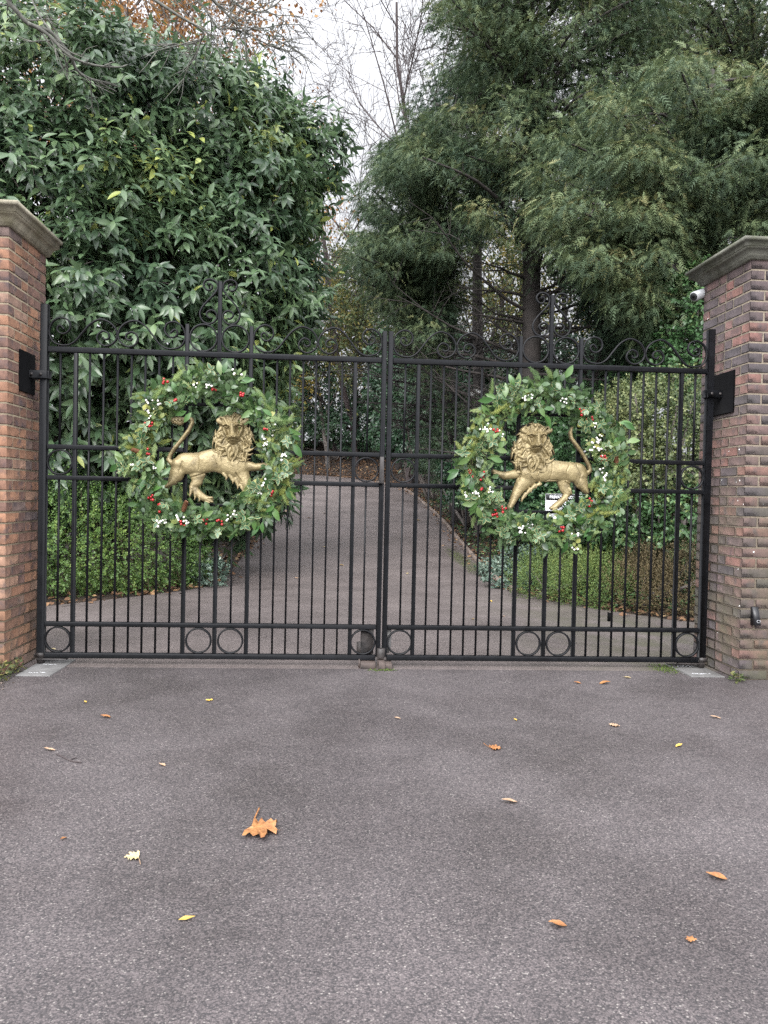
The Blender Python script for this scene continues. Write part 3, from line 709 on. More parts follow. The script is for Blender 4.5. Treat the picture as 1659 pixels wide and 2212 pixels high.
        addf([(X(e*70, .45), cy(.45), 24), (X(e*52, .7), cy(.72), 20)], 9)
        addf([(X(e*15, .84), cy(.84), 7), (X(e*22, .8), cy(.8), 5)], -12)
        paint([(X(e*96, -.05), cy(-.15), 20), (X(e*118, -.1), cy(-.28), 24), (X(e*112, -.1), cy(-.42), 13)], 20, 62)   # ears
    for i, u in enumerate(np.linspace(-1, 1, 11)):   # forelock
        paint([(X(u*60, 0), cy(-.18), 17), (X(u*86+10*math.sin(5*u), 0), cy(-.42), 15), (X(u*100+20*math.sin(7*u), 0), cy(-.68+.1*abs(u)), 4)], 16, 66+6*math.cos(9*u))
    field_mesh('mane', GX, GY, blur(Hm, 1), mm, tomap, -.018, .00085, t)
    return t
bodyL = [(62, 0, [(545, 870, 60), (600, 865, 92), (720, 862, 92), (850, 835, 98), (960, 850, 118), (1040, 890, 110)]),
         (58, 0, [(560, 880, 72), (530, 960, 62), (505, 1000, 45), (478, 1030, 26), (450, 1050, 22)]),
         (36, 0, [(705, 960, 70), (705, 1010, 48), (668, 1062, 34), (700, 1105, 34), (752, 1150, 32), (790, 1168, 30), (815, 1170, 26)]),
         (52, 0, [(1060, 920, 80), (1085, 985, 66), (1125, 1060, 42), (1140, 1120, 30), (1140, 1165, 24)]),
         (40, 0, [(1130, 890, 48), (1190, 900, 34), (1250, 895, 34), (1300, 890, 34)]),
         (30, 6, [(525, 858, 22), (490, 855, 24), (464, 830, 20), (476, 792, 18), (515, 735, 17), (575, 662, 17), (632, 585, 17), (660, 525, 16), (660, 492, 15), (632, 483, 15), (600, 490, 15)]),
         (34, 6, [(610, 492, 22), (560, 508, 38), (510, 500, 30), (470, 485, 14)])]
frL = [(16, 26, [(930, 950, 18), (955, 985, 12), (948, 1008, 3)]), (16, 28, [(985, 968, 20), (1010, 1015, 13), (1006, 1040, 3)]), (16, 28, [(1030, 1000, 20), (1052, 1055, 13), (1048, 1085, 3)]),
       (16, 28, [(1075, 1050, 18), (1098, 1100, 12), (1098, 1130, 3)]), (14, 24, [(660, 1070, 18), (652, 1120, 11), (640, 1148, 2)]), (14, 24, [(690, 1110, 16), (690, 1150, 9), (682, 1175, 2)]), (14, 24, [(725, 1140, 14), (728, 1170, 8), (718, 1188, 2)]),
       (20, 16, [(800, 1175, 14), (832, 1188, 10), (842, 1190, 4)]), (20, 18, [(800, 1155, 13), (828, 1152, 11), (834, 1158, 5)]), (20, 16, [(780, 1184, 12), (808, 1194, 9), (815, 1196, 3)]),
       (-7, None, [(712, 780, 7), (728, 850, 8), (722, 920, 7)]), (-6, None, [(845, 800, 8), (870, 870, 8), (880, 935, 7)]), (-6, None, [(590, 850, 10), (560, 930, 10), (580, 1000, 8)]), (-12, None, [(1035, 950, 9), (1080, 1020, 8)]), (-12, None, [(640, 985, 7), (760, 950, 7)])]
frL += [(-10, None, [(610-28*k, 490+12*(k % 2), 4), (590-28*k, 520, 4), (575-28*k, 500, 4)]) for k in range(5)]
LL = lion('lion_relief', 'gold lion facing forward with raised tail, framed by the wreath on the left gate leaf', (280, 900), .30139, bodyL, frL, (1012, 660, 168, 215), (1010, 545, 668, 8), (-1.24, -.02, 1.19))
LL['group'] = 'gold lions on the gate'
bodyR = [(62, 0, [(1150, 960, 62), (1110, 935, 92), (1000, 920, 88), (880, 915, 100), (760, 900, 118), (680, 930, 100)]),
         (58, 0, [(1130, 960, 80), (1155, 1030, 58), (1180, 1080, 36), (1200, 1110, 22)]),
         (36, 0, [(995, 1010, 62), (1005, 1070, 48), (1025, 1125, 32), (1000, 1165, 28), (960, 1205, 30), (920, 1235, 30), (895, 1250, 22)]),
         (52, 0, [(690, 950, 90), (640, 1010, 72), (590, 1080, 50), (560, 1140, 38), (535, 1195, 30), (510, 1240, 26)]),
         (40, 0, [(610, 930, 46), (540, 945, 40), (470, 955, 36), (420, 940, 28), (370, 915, 20)]),
         (30, 6, [(1165, 945, 22), (1205, 942, 24), (1232, 915, 20), (1222, 875, 18), (1190, 812, 17), (1150, 745, 17), (1100, 680, 17), (1062, 625, 17), (1052, 575, 16), (1062, 540, 12), (1082, 516, 6)])]
frR = [(16, 26, [(775, 1030, 20), (745, 1045, 14), (738, 1075, 3)]), (16, 28, [(735, 1045, 20), (700, 1075, 14), (693, 1108, 3)]), (16, 28, [(690, 1080, 20), (655, 1120, 13), (648, 1150, 3)]), (16, 28, [(650, 1120, 18), (618, 1165, 12), (612, 1192, 3)]),
       (14, 24, [(1040, 1080, 18), (1050, 1110, 11), (1066, 1136, 2)]), (14, 24, [(1020, 1140, 14), (1015, 1170, 9), (1020, 1195, 2)]),
       (20, 16, [(905, 1240, 14), (880, 1245, 11), (872, 1255, 5)]), (20, 16, [(925, 1252, 13), (900, 1262, 10), (890, 1268, 4)]), (18, 20, [(900, 935, 4), (380, 925, 12), (362, 905, 6)]) if False else (18, 20, [(400, 930, 14), (375, 935, 10), (362, 938, 4)]),
       (-7, None, [(880, 800, 7), (880, 900, 8), (860, 990, 7)]), (-6, None, [(1040, 850, 8), (1005, 920, 8), (1010, 1000, 7)]), (-6, None, [(1100, 870, 10), (1135, 950, 10), (1110, 1050, 8)]), (-12, None, [(600, 930, 8), (590, 990, 8)]), (-12, None, [(1000, 1015, 7), (1090, 1060, 7)]), (-10, None, [(930, 1000, 7), (850, 995, 7), (780, 1025, 7)])]
LR = lion('lion_relief', 'gold lion with tail at its right, framed by the wreath on the right gate leaf', (1130, 920), .2833, bodyR, frR, (708, 730, 178, 225), (735, 590, 710, -6), (1.24, -.02, 1.19))
LR['group'] = 'gold lions on the gate'

# ------------------------------------------------------------------ leaf templates
def leaf_tpl(wd, prof, curl=.12, fold=.10, margin=0.):
    """leaf of length 1 along +Y; prof = half-width factors at equal stations"""
    n = len(prof); V = []; F = []; mi = []
    if not margin:
        for i, p in enumerate(prof):
            t = i/(n-1); z = -curl*t*t*1.6
            V += [(-wd*p, t, z+fold*p*wd*1.6), (0, t, z), (wd*p, t, z+fold*p*wd*1.6)]
        for i in range(n-1):
            for k in (0, 1): F.append([i*3+k, i*3+k+1, i*3+k+4, i*3+k+3]); mi.append(0)
    else:
        for i, p in enumerate(prof):
            t = i/(n-1); z = -curl*t*t*1.6; q = max(0, p*wd-margin); tt = .5+(t-.5)*(1-1.2*margin)
            V += [(-wd*p, t, z+fold*p*wd*1.6), (-q, tt, z+fold*q), (q, tt, z+fold*q), (wd*p, t, z+fold*p*wd*1.6)]
        for i in range(n-1):
            for k in (0, 1, 2): F.append([i*4+k, i*4+k+1, i*4+k+5, i*4+k+4]); mi.append(1 if k != 1 else 0)
        F += [[0, 3, 2, 1], [4*n-4, 4*n-3, 4*n-2, 4*n-1]]; mi += [1, 1]
    return np.array(V), np.array(F), np.array(mi)
T_LAUREL = leaf_tpl(.165, [.06, .62, 1, .95, .62, .03], .16, .18)
T_LAUREL_LO = leaf_tpl(.19, [.06, .95, .9, .03], .16, .18)
T_OVAL = leaf_tpl(.30, [.05, .9, .95, .05], .1, .12)
T_HOLLY = leaf_tpl(.27, [.06, .8, 1, .75, .05], .14, .1, margin=.05)
def kite(wd, dz=.05): return np.array([(0, 0, 0), (-wd, .5, dz), (0, 1, -dz), (wd, .5, dz)]), np.array([[0, 3, 2, 1]]), np.array([0])
T_KITE = kite(.32)
def frond_tpl(n=14, l0=.34, wd=.028, droop=.25, ang=42, seed=1, sub=False):
    g = np.random.default_rng(seed); V = []; F = []
    def tri(p, d, l, w_):
        d = d/np.linalg.norm(d); sde = np.cross(d, (0, 0, 1)); k = len(V)
        V.extend([p-sde*w_, p+sde*w_, p+d*l]); F.append([k, k+1, k+2])
    ax = lambda t: np.array([.04*math.sin(3*t), t, -droop*t*t])
    tri(ax(0), np.array([0, 1, -droop*.5]), 1., .012)
    for i in range(n):
        t = .06+.9*i/n; env = l0*(1-.72*t)*(.5+min(1, 3*t+.3)*.5)
        for sg in (-1, 1):
            a = R(ang+g.uniform(-9, 9)); d = np.array([sg*math.sin(a), math.cos(a), g.uniform(-.35, .05)-droop*t])
            l = env*g.uniform(.75, 1.15); p = ax(t+g.uniform(0, .4/n)); tri(p, d, l, wd*(1-.4*t))
            if sub and i < n*.8:
                for s2 in (-1, 1):
                    a2 = a*sg+s2*R(40); dd = np.array([math.sin(a2), math.cos(a2), g.uniform(-.2, .05)]); tri(p+d/np.linalg.norm(d)*l*.4, dd, l*.5, wd*.7)
    return np.array(V), np.array(F), np.zeros(len(F), int)
T_FROND = frond_tpl(); T_FROND_B = frond_tpl(11, .42, .034, .4, 50, 2); T_FROND_FINE = frond_tpl(15, .38, .02, .12, 38, 3, True)
def fmul(tpls, P, Rm, S, rnd, b):
    k = len(tpls); w_ = rng.integers(0, k, len(P))
    for i in range(k):
        q = w_ == i
        if q.any(): b.scatter(tpls[i], P[q], Rm[q], np.asarray(S)[q], rnd[q])

# ------------------------------------------------------------------ Christmas wreaths
M['w_conifer'] = leafmat('wreath_conifer', [(0, (0.044, 0.089, 0.028)), (.4, (0.088, 0.158, 0.044)), (.75, (0.163, 0.231, 0.068)), (1, (0.250, 0.284, 0.064))], .55, .25)
M['w_dark'] = leafmat('wreath_dark_leaf', [(0, (0.019, 0.045, 0.015)), (.6, (0.043, 0.093, 0.028)), (1, (0.086, 0.134, 0.063))], .3, .15)
M['w_laurel'] = leafmat('wreath_laurel_leaf', [(0, (0.032, 0.093, 0.022)), (.5, (0.063, 0.148, 0.035)), (1, (0.135, 0.202, 0.070))], .32, .2)
M['w_holly'] = leafmat('variegated_centre', [(0, (.03, .09, .035)), (1, (.09, .17, .09))], .38, .2)
M['w_cream'] = leafmat('variegated_margin', [(0, (.29, .31, .14)), (1, (.42, .41, .20))], .45, .2)
M['w_pale'] = leafmat('pale_round_leaf', [(0, (.09, .16, .05)), (.7, (.15, .22, .075)), (1, (.30, .30, .07))], .5, .3)
M['berry_w'] = plain('white_berry', (.72, .70, .66), .45)
M['berry_r'] = plain('red_berry', (.28, .008, .012), .22)
M['cone'] = plain('pine_cone_scale', (.20, .09, .045), .7, 0, 20, .4)
def wreath(label, org, sc, ctr, rad, whites, reds, cones, lau, pale, group, seed):
    g = np.random.default_rng(seed); S_ = 1659/1920
    w_ = lambda cx, cy, y=-.12: on_y((org[0]+cx*sc)*S_, (org[1]+cy*sc)*S_, y)
    c = w_(*ctr, -.09); k = np.linalg.norm(w_(ctr[0]+100, ctr[1], -.09)-c)/100
    t = thing('christmas_wreath', label, 'wreath', tuple(c-np.array([0, 0, .66])), group)
    RM = rad*k
    def ringpts(n, spread, ylo, yhi):
        th = g.uniform(0, 2*math.pi, n); lum = 1+.03*np.sin(3*th+seed)+.03*np.sin(7*th+2*seed)
        rr = RM*lum+np.clip(g.normal(0, spread, n), -.095, .105); y = g.uniform(ylo, yhi, n)
        rad_ = np.stack([np.cos(th), 0*th, np.sin(th)], -1); tan = np.stack([-np.sin(th), 0*th, np.cos(th)], -1)
        return c+rad_*rr[:, None]+np.stack([0*y, y, 0*y], -1), rad_, tan, th
    a = np.linspace(0, 2*math.pi, 60, endpoint=False)
    b = MB()
    for o_ in (0, 1, 2): b.tube(c+np.stack([(RM+.02*np.cos(7*a+2.1*o_))*np.cos(a), .02*np.sin(7*a+2.1*o_)+.03+0*a, (RM+.02*np.cos(7*a+2.1*o_))*np.sin(a)], -1), .012, 6, closed=True)
    b.build('hoop', M['stem'], t)
    out = np.array([0, -1., 0])
    # conifer sprays sweep round the hoop
    b = MB(); P, rd, tn, th = ringpts(760, .06, -.07, .05); sw = g.choice([-1, 1], len(P), p=[.35, .65])
    D = tn*sw[:, None]*g.uniform(.4, 1, (len(P), 1))+rd*g.normal(.12, .55, (len(P), 1))+out*g.uniform(-.1, .8, (len(P), 1))+g.normal(0, .25, P.shape)
    sec = np.clip(.5+.35*np.sin(2*th+seed)+g.normal(0, .22, len(P)), 0, 1)
    fmul([T_FROND_FINE, T_FROND], P, frames(D, out+g.normal(0, .35, P.shape)), g.uniform(.08, .145, len(P)), sec, b); b.build('conifer_sprigs', M['w_conifer'], t)
    # dark small leaves fill the body
    b = MB(); P, rd, tn, th = ringpts(1150, .062, -.09, .05)
    D = rd*g.normal(.2, 1, (len(P), 1))+tn*g.normal(0, 1, (len(P), 1))+out*g.uniform(-.2, 1, (len(P), 1))
    b.scatter(T_OVAL, P, frames(D, out+g.normal(0, .6, P.shape)), g.uniform(.035, .072, len(P)), g.random(len(P))); b.build('small_leaves', M['w_dark'], t, smooth=True)
    # variegated sprigs in rosettes
    b = MB(); P, rd, tn, th = ringpts(78, .08, -.15, -.06)
    dens = .5+.5*np.sin(th*2.+seed*1.3); P = P[(g.random(len(P)) < .45+.55*dens)]; PP, DD, NN, SS, RR = [], [], [], [], []
    for p in P:
        ax = norm(out+g.normal(0, .75, 3)); u = norm(np.cross(ax, (0, .2, 1.))); v = np.cross(ax, u); n = g.integers(6, 10); ph = g.uniform(0, 6)
        for i in range(n):
            an = ph+2*math.pi*i/n*1.02+g.normal(0, .2); d = u*math.cos(an)+v*math.sin(an)+ax*g.uniform(.05, .6)
            PP.append(p-ax*g.uniform(0, .03)); DD.append(d); NN.append(ax+g.normal(0, .25, 3)); SS.append(g.uniform(.030, .056)); RR.append(g.random())
    b.scatter(T_HOLLY, np.array(PP), frames(np.array(DD), np.array(NN)), np.array(SS), np.array(RR)); b.build('variegated_leaves', [M['w_holly'], M['w_cream']], t, smooth=True)
    # laurel leaves
    b = MB(); PP, DD, NN, SS, RR = [], [], [], [], []
    for (cx, cy, an, n) in lau:
        p0 = w_(cx, cy, -.17)
        for i in range(n):
            aa = R(an+(i-(n-1)/2)*34+g.normal(0, 8)); PP.append(p0+g.normal(0, .012, 3)); DD.append(np.array([math.cos(aa), g.uniform(-.35, .15), math.sin(aa)])); NN.append(out+g.normal(0, .3, 3)); SS.append(g.uniform(.08, .115)); RR.append(g.random())
    b.scatter(T_LAUREL, np.array(PP), frames(np.array(DD), np.array(NN)), np.stack([np.array(SS)*1.3, SS, SS], -1), np.array(RR)); b.build('laurel_leaves', M['w_laurel'], t, smooth=True)
    # pale round leaves
    b = MB(); PP, DD, NN, SS, RR = [], [], [], [], []
    for (cx, cy) in list(pale)+[p for p in whites if g.random() < .8]:
        p0 = w_(cx, cy, -.15)
        for i in range(g.integers(4, 8)):
            aa = g.uniform(0, 6.3); PP.append(p0+g.normal(0, .02, 3)); DD.append(np.array([math.cos(aa), g.uniform(-.5, .1), math.sin(aa)])); NN.append(out+g.normal(0, .35, 3)); SS.append(g.uniform(.03, .05)); RR.append(g.random())
    b.scatter(T_OVAL, np.array(PP), frames(np.array(DD), np.array(NN)), np.stack([np.array(SS)*1.25, SS, SS], -1), np.array(RR)); b.build('pale_leaves', M['w_pale'], t, smooth=True)
    for lst, nm, mt, r_, cnt, sp in ((whites, 'white_berry_cluster', M['berry_w'], .0078, (4, 7), .0145), (reds, 'red_berry_cluster', M['berry_r'], .0100, (3, 6), .0135)):
        for cx, cy in lst:
            p0 = w_(cx, cy, -.175); b = MB()
            for i in range(g.integers(*cnt)): b.sphere(p0+g.normal(0, sp, 3)*np.array([1, .5, 1.1]), r_*g.uniform(.8, 1.15), nu=10, nv=6)
            b.build(nm, mt, t, smooth=True)
    for cx, cy, an in cones:
        p0 = w_(cx, cy, -.165); b = MB(); ax = norm(np.array([math.cos(R(an)), -.25, math.sin(R(an))])); u = norm(np.cross(ax, (0, 1, 0))); v = np.cross(ax, u); PP, DD, NN = [], [], []
        for i in range(54):
            f = i/54; rr = .019*math.sin(math.pi*min(1, .18+.82*f))**.8; an2 = i*2.4; d = u*math.cos(an2)+v*math.sin(an2); PP.append(p0+ax*(f-.5)*.075+d*rr*.35); DD.append(d*.8+ax*.75); NN.append(ax-d*.4)
        b.scatter(leaf_tpl(.42, [.5, .9, 1, .5], -.1, .2), np.array(PP), frames(np.array(DD), np.array(NN)), np.full(54, .022), g.random(54)); b.lathe(p0-ax*.033, [(.004, 0), (.013, .02), (.012, .04), (.003, .062)], 10, axis=tuple(ax)); b.build('pine_cone', M['cone'], t)
    return t
WL = [(295, 345), (278, 425), (325, 440), (385, 365), (690, 232), (785, 210), (1022, 115), (1335, 535), (1330, 592), (1250, 630), (1272, 700), (185, 890), (362, 912), (1255, 1020), (430, 1335), (390, 1360), (545, 1310), (1020, 1270), (962, 1300), (610, 1335), (1410, 815), (1215, 1115)]
RL = [(435, 182), (510, 330), (840, 250), (1080, 285), (325, 537), (295, 770), (1278, 570), (1320, 1085), (325, 1145), (410, 1215), (580, 1375), (785, 1335), (895, 1333)]
wreath('Christmas wreath around the left lion, with two brown pine cones and many red berries', (280, 900), .30139, (800, 790), 575, WL, RL, [(222, 762, 160), (600, 1225, 70)],
       [(530, 270, 120, 1), (640, 420, 200, 3), (1185, 400, 250, 3), (1250, 390, 320, 2), (1060, 180, 20, 3), (900, 110, 90, 2), (1480, 590, 330, 2), (80, 860, 170, 3), (130, 880, 230, 2), (400, 960, 80, 3), (420, 1040, 190, 1), (760, 1310, 20, 2), (830, 1340, 230, 2), (1170, 1300, 250, 4), (1330, 1200, 260, 3), (1460, 1070, 330, 2), (290, 990, 220, 2), (660, 190, 80, 2), (1230, 1370, 250, 2), (1500, 690, 300, 2)],
       [(160, 850), (130, 950), (1230, 970), (1200, 1020), (740, 120), (700, 200), (1290, 520), (380, 440), (515, 1365), (1300, 660), (270, 930)], 'Christmas wreaths on the gate', 21)
WR = [(675, 275), (640, 265), (690, 250), (975, 290), (275, 540), (325, 545), (430, 600), (1225, 515), (1300, 615), (1280, 650), (1335, 690), (1310, 692), (1345, 900), (1340, 960), (345, 1095), (130, 1135), (205, 1120), (630, 1395), (610, 1430), (695, 1385), (900, 1320), (1100, 1462), (1095, 1605), (1240, 680)]
RR_ = [(385, 548), (1125, 380), (1230, 455), (1335, 795), (1330, 815), (270, 935), (165, 905), (380, 1285), (968, 1415), (270, 1065), (1230, 1190), (440, 1245)]
wreath('Christmas wreath around the right lion, richer in cream-edged leaves and with one pine cone', (1130, 920), .2833, (800, 850), 600, WR, RR_, [(1450, 830, 100)],
       [(390, 270, 165, 2), (470, 270, 115, 2), (340, 390, 150, 1), (560, 170, 100, 2), (1210, 330, 320, 2), (1490, 500, 340, 2), (330, 640, 80, 3), (400, 700, 20, 3), (350, 790, 340, 3), (150, 780, 190, 2), (60, 890, 190, 2), (210, 1200, 240, 4), (160, 960, 250, 2), (460, 1290, 200, 3), (1000, 1360, 150, 2), (1080, 1350, 40, 2), (1010, 1510, 250, 1), (1210, 1420, 240, 2), (840, 430, 300, 2), (1530, 660, 20, 2), (780, 330, 330, 3), (1000, 90, 60, 1), (1420, 700, 30, 2)],
       [(240, 500), (325, 490), (300, 470), (250, 1120), (1280, 730), (1330, 1010), (1360, 1060), (1030, 340), (1140, 450), (940, 1300), (1060, 1540)], 'Christmas wreaths on the gate', 34)
# ------------------------------------------------------------------ vegetation
G4 = [(0, (.012, .035, .014)), (.35, (.022, .058, .022)), (.7, (.04, .085, .03)), (.93, (.065, .115, .04)), (1, (.12, .16, .04))]
M['laurel'] = leafmat('cherry_laurel_leaf', [(0, (0.041, 0.074, 0.043)), (.4, (0.081, 0.136, 0.069)), (.8, (0.132, 0.201, 0.095)), (.95, (0.195, 0.272, 0.112)), (1, (0.341, 0.391, 0.112))], .3, .3, .55)
M['yew'] = leafmat('yew_foliage', [(0, (0.048, 0.082, 0.050)), (.35, (0.088, 0.129, 0.070)), (.7, (0.146, 0.186, 0.085)), (.9, (0.220, 0.224, 0.100)), (1, (0.205, 0.197, 0.090))], .6, .25, .3)
M['darkconifer'] = leafmat('dark_conifer_foliage', [(0, (0.037, 0.067, 0.042)), (.5, (0.069, 0.113, 0.061)), (1, (0.119, 0.167, 0.077))], .6, .2, .3)
M['rhodo'] = leafmat('rhododendron_leaf', [(0, (0.017, 0.050, 0.025)), (.6, (0.038, 0.087, 0.041)), (1, (0.073, 0.130, 0.061))], .35, .15)
M['ivy'] = leafmat('ivy_leaf', [(0, (0.026, 0.067, 0.024)), (.5, (0.058, 0.125, 0.046)), (.85, (0.096, 0.182, 0.070)), (1, (0.230, 0.288, 0.106))], .4, .15)
M['hedge'] = leafmat('small_hedge_leaf', [(0, (0.048, 0.098, 0.024)), (.4, (0.080, 0.156, 0.040)), (.8, (0.136, 0.230, 0.056)), (1, (0.208, 0.295, 0.072))], .45, .3)
M['heath'] = leafmat('green_heather', [(0, (0.048, 0.085, 0.023)), (.6, (0.105, 0.169, 0.043)), (1, (0.193, 0.239, 0.062))], .7, .25)
M['heathbrown'] = leafmat('brown_heather', [(0, (.06, .048, .022)), (.45, (.13, .10, .048)), (.8, (.20, .15, .075)), (1, (.12, .14, .05))], .8, .25)
M['varieg'] = leafmat('cream_variegated_leaf', [(0, (0.036, 0.062, 0.021)), (.4, (0.101, 0.133, 0.049)), (.75, (0.216, 0.242, 0.098)), (1, (0.302, 0.320, 0.140))], .5, .25)
M['blueleaf'] = leafmat('grey_green_leaf', [(0, (0.072, 0.120, 0.090)), (.6, (0.156, 0.216, 0.168)), (1, (0.288, 0.348, 0.276))], .5, .2)
M['bergenia'] = leafmat('bergenia_leaf', [(0, (0.060, 0.130, 0.040)), (1, (0.130, 0.220, 0.090))], .35, .2)
M['autumn'] = leafmat('autumn_leaf', [(0, (0.160, 0.070, 0.025)), (.5, (0.300, 0.140, 0.045)), (1, (0.420, 0.230, 0.070))], .6, .4)
M['yellow'] = leafmat('yellow_leaf', [(0, (.20, .15, .03)), (.5, (.36, .28, .06)), (1, (.5, .42, .13))], .6, .45)
M['olive'] = leafmat('olive_leaf', [(0, (0.039, 0.065, 0.021)), (.6, (0.098, 0.130, 0.046)), (1, (0.260, 0.221, 0.065))], .6, .35)
M['litter'] = leafmat('dead_leaf_litter', [(0, (0.050, 0.028, 0.016)), (.5, (0.140, 0.070, 0.035)), (.85, (0.260, 0.150, 0.070)), (1, (0.420, 0.300, 0.160))], .8, 0)
M['moss'] = leafmat('moss_tuft', [(0, (0.042, 0.077, 0.008)), (1, (0.091, 0.133, 0.017))], .9, .1)

def shell(blobs, n, lo=.72, hi=1.04, keep_back=.35, g=rng):
    """points in the outer shell of a union of ellipsoids (cx,cy,cz,rx,ry,rz) with outward normals"""
    B = np.array(blobs, float); C = B[:, :3]; Rr = B[:, 3:]
    A = Rr[:, 0]*Rr[:, 2]+Rr[:, 0]*Rr[:, 1]+Rr[:, 1]*Rr[:, 2]
    P, Nn = [], []; got = 0
    while got < n:
        k = g.choice(len(B), n, p=A/A.sum()); d = norm(g.normal(0, 1, (n, 3)))
        lump = 1+.10*np.sin(5*d[:, 0]+k)+.10*np.sin(6*d[:, 2]+2*k)+.07*np.sin(9*d[:, 1]+3*k)
        f = (lo+(hi-lo)*g.random(n)**.6)*lump; p = C[k]+Rr[k]*d*f[:, None]; nn = norm(d/Rr[k])
        q = (((p[:, None]-C[None])/Rr[None])**2).sum(-1); q[np.arange(n), k] = 9
        ok = q.min(1) > .52 if len(B) > 1 else np.ones(n, bool)
        tocam = norm(CAM-p); face = (nn*tocam).sum(1)
        ok &= (face > -.25) | (g.random(n) < keep_back); ok &= p[:, 2] > -.05
        P.append(p[ok]); Nn.append(nn[ok]); got += ok.sum()
    return np.concatenate(P)[:n], np.concatenate(Nn)[:n]
def shoots(P, D, nl, L_, alpha, droop, g=rng):
    """leaves set spirally along young shoots: returns leaf base points, directions, normals"""
    n = len(P); i = np.arange(nl); D = norm(D)
    u = norm(np.cross(D, np.array([.3, .2, 1.])+0*D)); v = np.cross(D, u)
    ph = g.uniform(0, 6.3, n)[:, None]+i*2.4; t = (i+.4)/nl
    cs, sn = np.cos(ph)[..., None], np.sin(ph)[..., None]
    side = u[:, None]*cs+v[:, None]*sn; al = (R(alpha)*(1.15-.6*t))[None, :, None]
    ld = D[:, None]*np.cos(al)+side*np.sin(al)+np.array([0, 0, -droop])+g.normal(0, .14, (n, nl, 3))
    lp = P[:, None]+D[:, None]*(L_*t)[None, :, None]*(.8+.4*g.random((n, 1, 1)))
    nr = D[:, None]*.9+np.array([0, 0, .55])+side*-.15+g.normal(0, .22, (n, nl, 3))
    return lp.reshape(-1, 3), ld.reshape(-1, 3), nr.reshape(-1, 3)
def leafy(name, blobs, n, nl, L_, ll, mt, tpls, parent, alpha=58, droop=.35, tone=None, lo=.72, hi=1.04, seed=0, upw=.25, stems=None, keep=.35):
    g = np.random.default_rng(seed+100); P, Nn = shell(blobs, n, lo, hi, keep, g)
    D = Nn+np.array([0, 0, upw])+g.normal(0, .4, P.shape)
    lp, ld, nr = shoots(P, D, nl, L_, alpha, droop, g)
    tn = np.clip(.45+.30*np.sin(P[:, 0]*2.1+seed)*np.sin(P[:, 2]*1.9+P[:, 1])+g.normal(0, .16, len(P)), 0, 1)
    rn = np.clip(np.repeat(tn, nl)+g.normal(0, .12, len(lp)), 0, 1); rn[g.random(len(rn)) < .006] = 1
    b = MB(); S = ll*g.uniform(.7, 1.15, len(lp)); w_ = g.integers(0, len(tpls), len(lp))
    for k, t in enumerate(tpls):
        q = w_ == k; b.scatter(t, lp[q], frames(ld[q], nr[q]), S[q], rn[q])
    return b.build(name, mt, parent, smooth=True), P, Nn
def branch(b, p, d, L_, r, lev, spec, g):
    """recursive winter branching; spec = per-level (count, length factor, spread deg, wiggle)"""
    n = max(3, int(5-lev)) if lev else 8; pts = [p]; dd = norm(np.array(d, float)); c = np.array(p, float)
    gr = spec.get('grav', 0.)
    for i in range(n):
        dd = norm(dd+g.normal(0, spec['wig'], 3)+np.array([0, 0, gr*(1 if lev else 0)])); c = c+dd*L_/n; pts.append(c)
    pts = np.array(pts); rr = np.linspace(r, r*spec['taper'], len(pts)); b.tube(pts, rr, 8 if r > .06 else 5 if r > .02 else 3, cap=False)
    if lev >= spec['levels']: spec.setdefault('tips', []).append((pts[-1], dd)); return
    k = spec['kids'][lev]
    for i in range(k):
        f = spec['from'][lev]+(1-spec['from'][lev])*(i+g.random())/k; j = min(n-1, int(f*n)); q = pts[j]+(pts[j+1]-pts[j])*(f*n-j)
        t = norm(pts[j+1]-pts[j]); s = norm(np.cross(t, g.normal(0, 1, 3))); a = R(spec['ang'][lev]+g.uniform(-14, 14))
        branch(b, q, t*math.cos(a)+s*math.sin(a), L_*spec['len'][lev]*(1.15-.5*f)*g.uniform(.75, 1.2), max(spec['rmin'], np.interp(f, [0, 1], [r, r*spec['taper']])*spec['rf'][lev]), lev+1, spec, g)
    if lev: branch(b, pts[-1], dd, L_*.5, rr[-1], spec['levels'], spec, g)
def gz(p): return float(zt(np.array([p[0]]), np.array([p[1]]))[0])
def blob(dx, dy, dep, rx, ry, rz): p = at(dx, dy, dep); return (*p, rx, ry, rz)

# ---- great cherry laurel left of the drive
LB = [blob(60, 330, 10.6, 2.3, 1.7, 1.9), blob(-260, 520, 10.4, 2.2, 2.0, 3.0), blob(180, 640, 10.0, 2.0, 1.5, 1.8), blob(330, 310, 11.2, 1.5, 1.4, 1.25), blob(470, 330, 11.6, 1.2, 1.2, 1.1), blob(470, 560, 11.1, 1.3, 1.3, 1.5),
      blob(560, 330, 12., .7, .9, .65), blob(605, 430, 12.2, .6, .9, .95), blob(150, 930, 10.4, 1.9, 1.1, 1.4), blob(430, 800, 11., 1.15, 1.2, 1.5), blob(560, 640, 11.7, .72, 1., 1.0), blob(470, 1000, 11.6, 1.0, 1.0, 1.2), blob(545, 820, 12., .45, .8, 1.0), blob(250, 245, 11.2, 1.2, 1.2, .8), blob(40, 235, 11., 1.5, 1.3, .9), blob(690, 330, 12.3, .28, .5, .55)]
t = thing('laurel_tree', 'huge dense cherry laurel with glossy dark leaves, filling the space behind the left gate leaf', 'laurel tree', (-4.0, 5.2, 0))
leafy('sprigs', LB[3:7]+LB[10:11]+LB[13:], 170, 10, .5, .16, M['laurel'], [T_LAUREL], t, 50, .25, lo=1.05, hi=1.22, seed=2, keep=1., upw=.5)
o, P, Nn = leafy('crown', LB, 9600, 9, .28, .195, M['laurel'], [T_LAUREL], t, 60, .62, lo=.36, hi=1.08, seed=1)
b = MB(); g = np.random.default_rng(8); root = np.array([-4.0, 5.2, -.1])
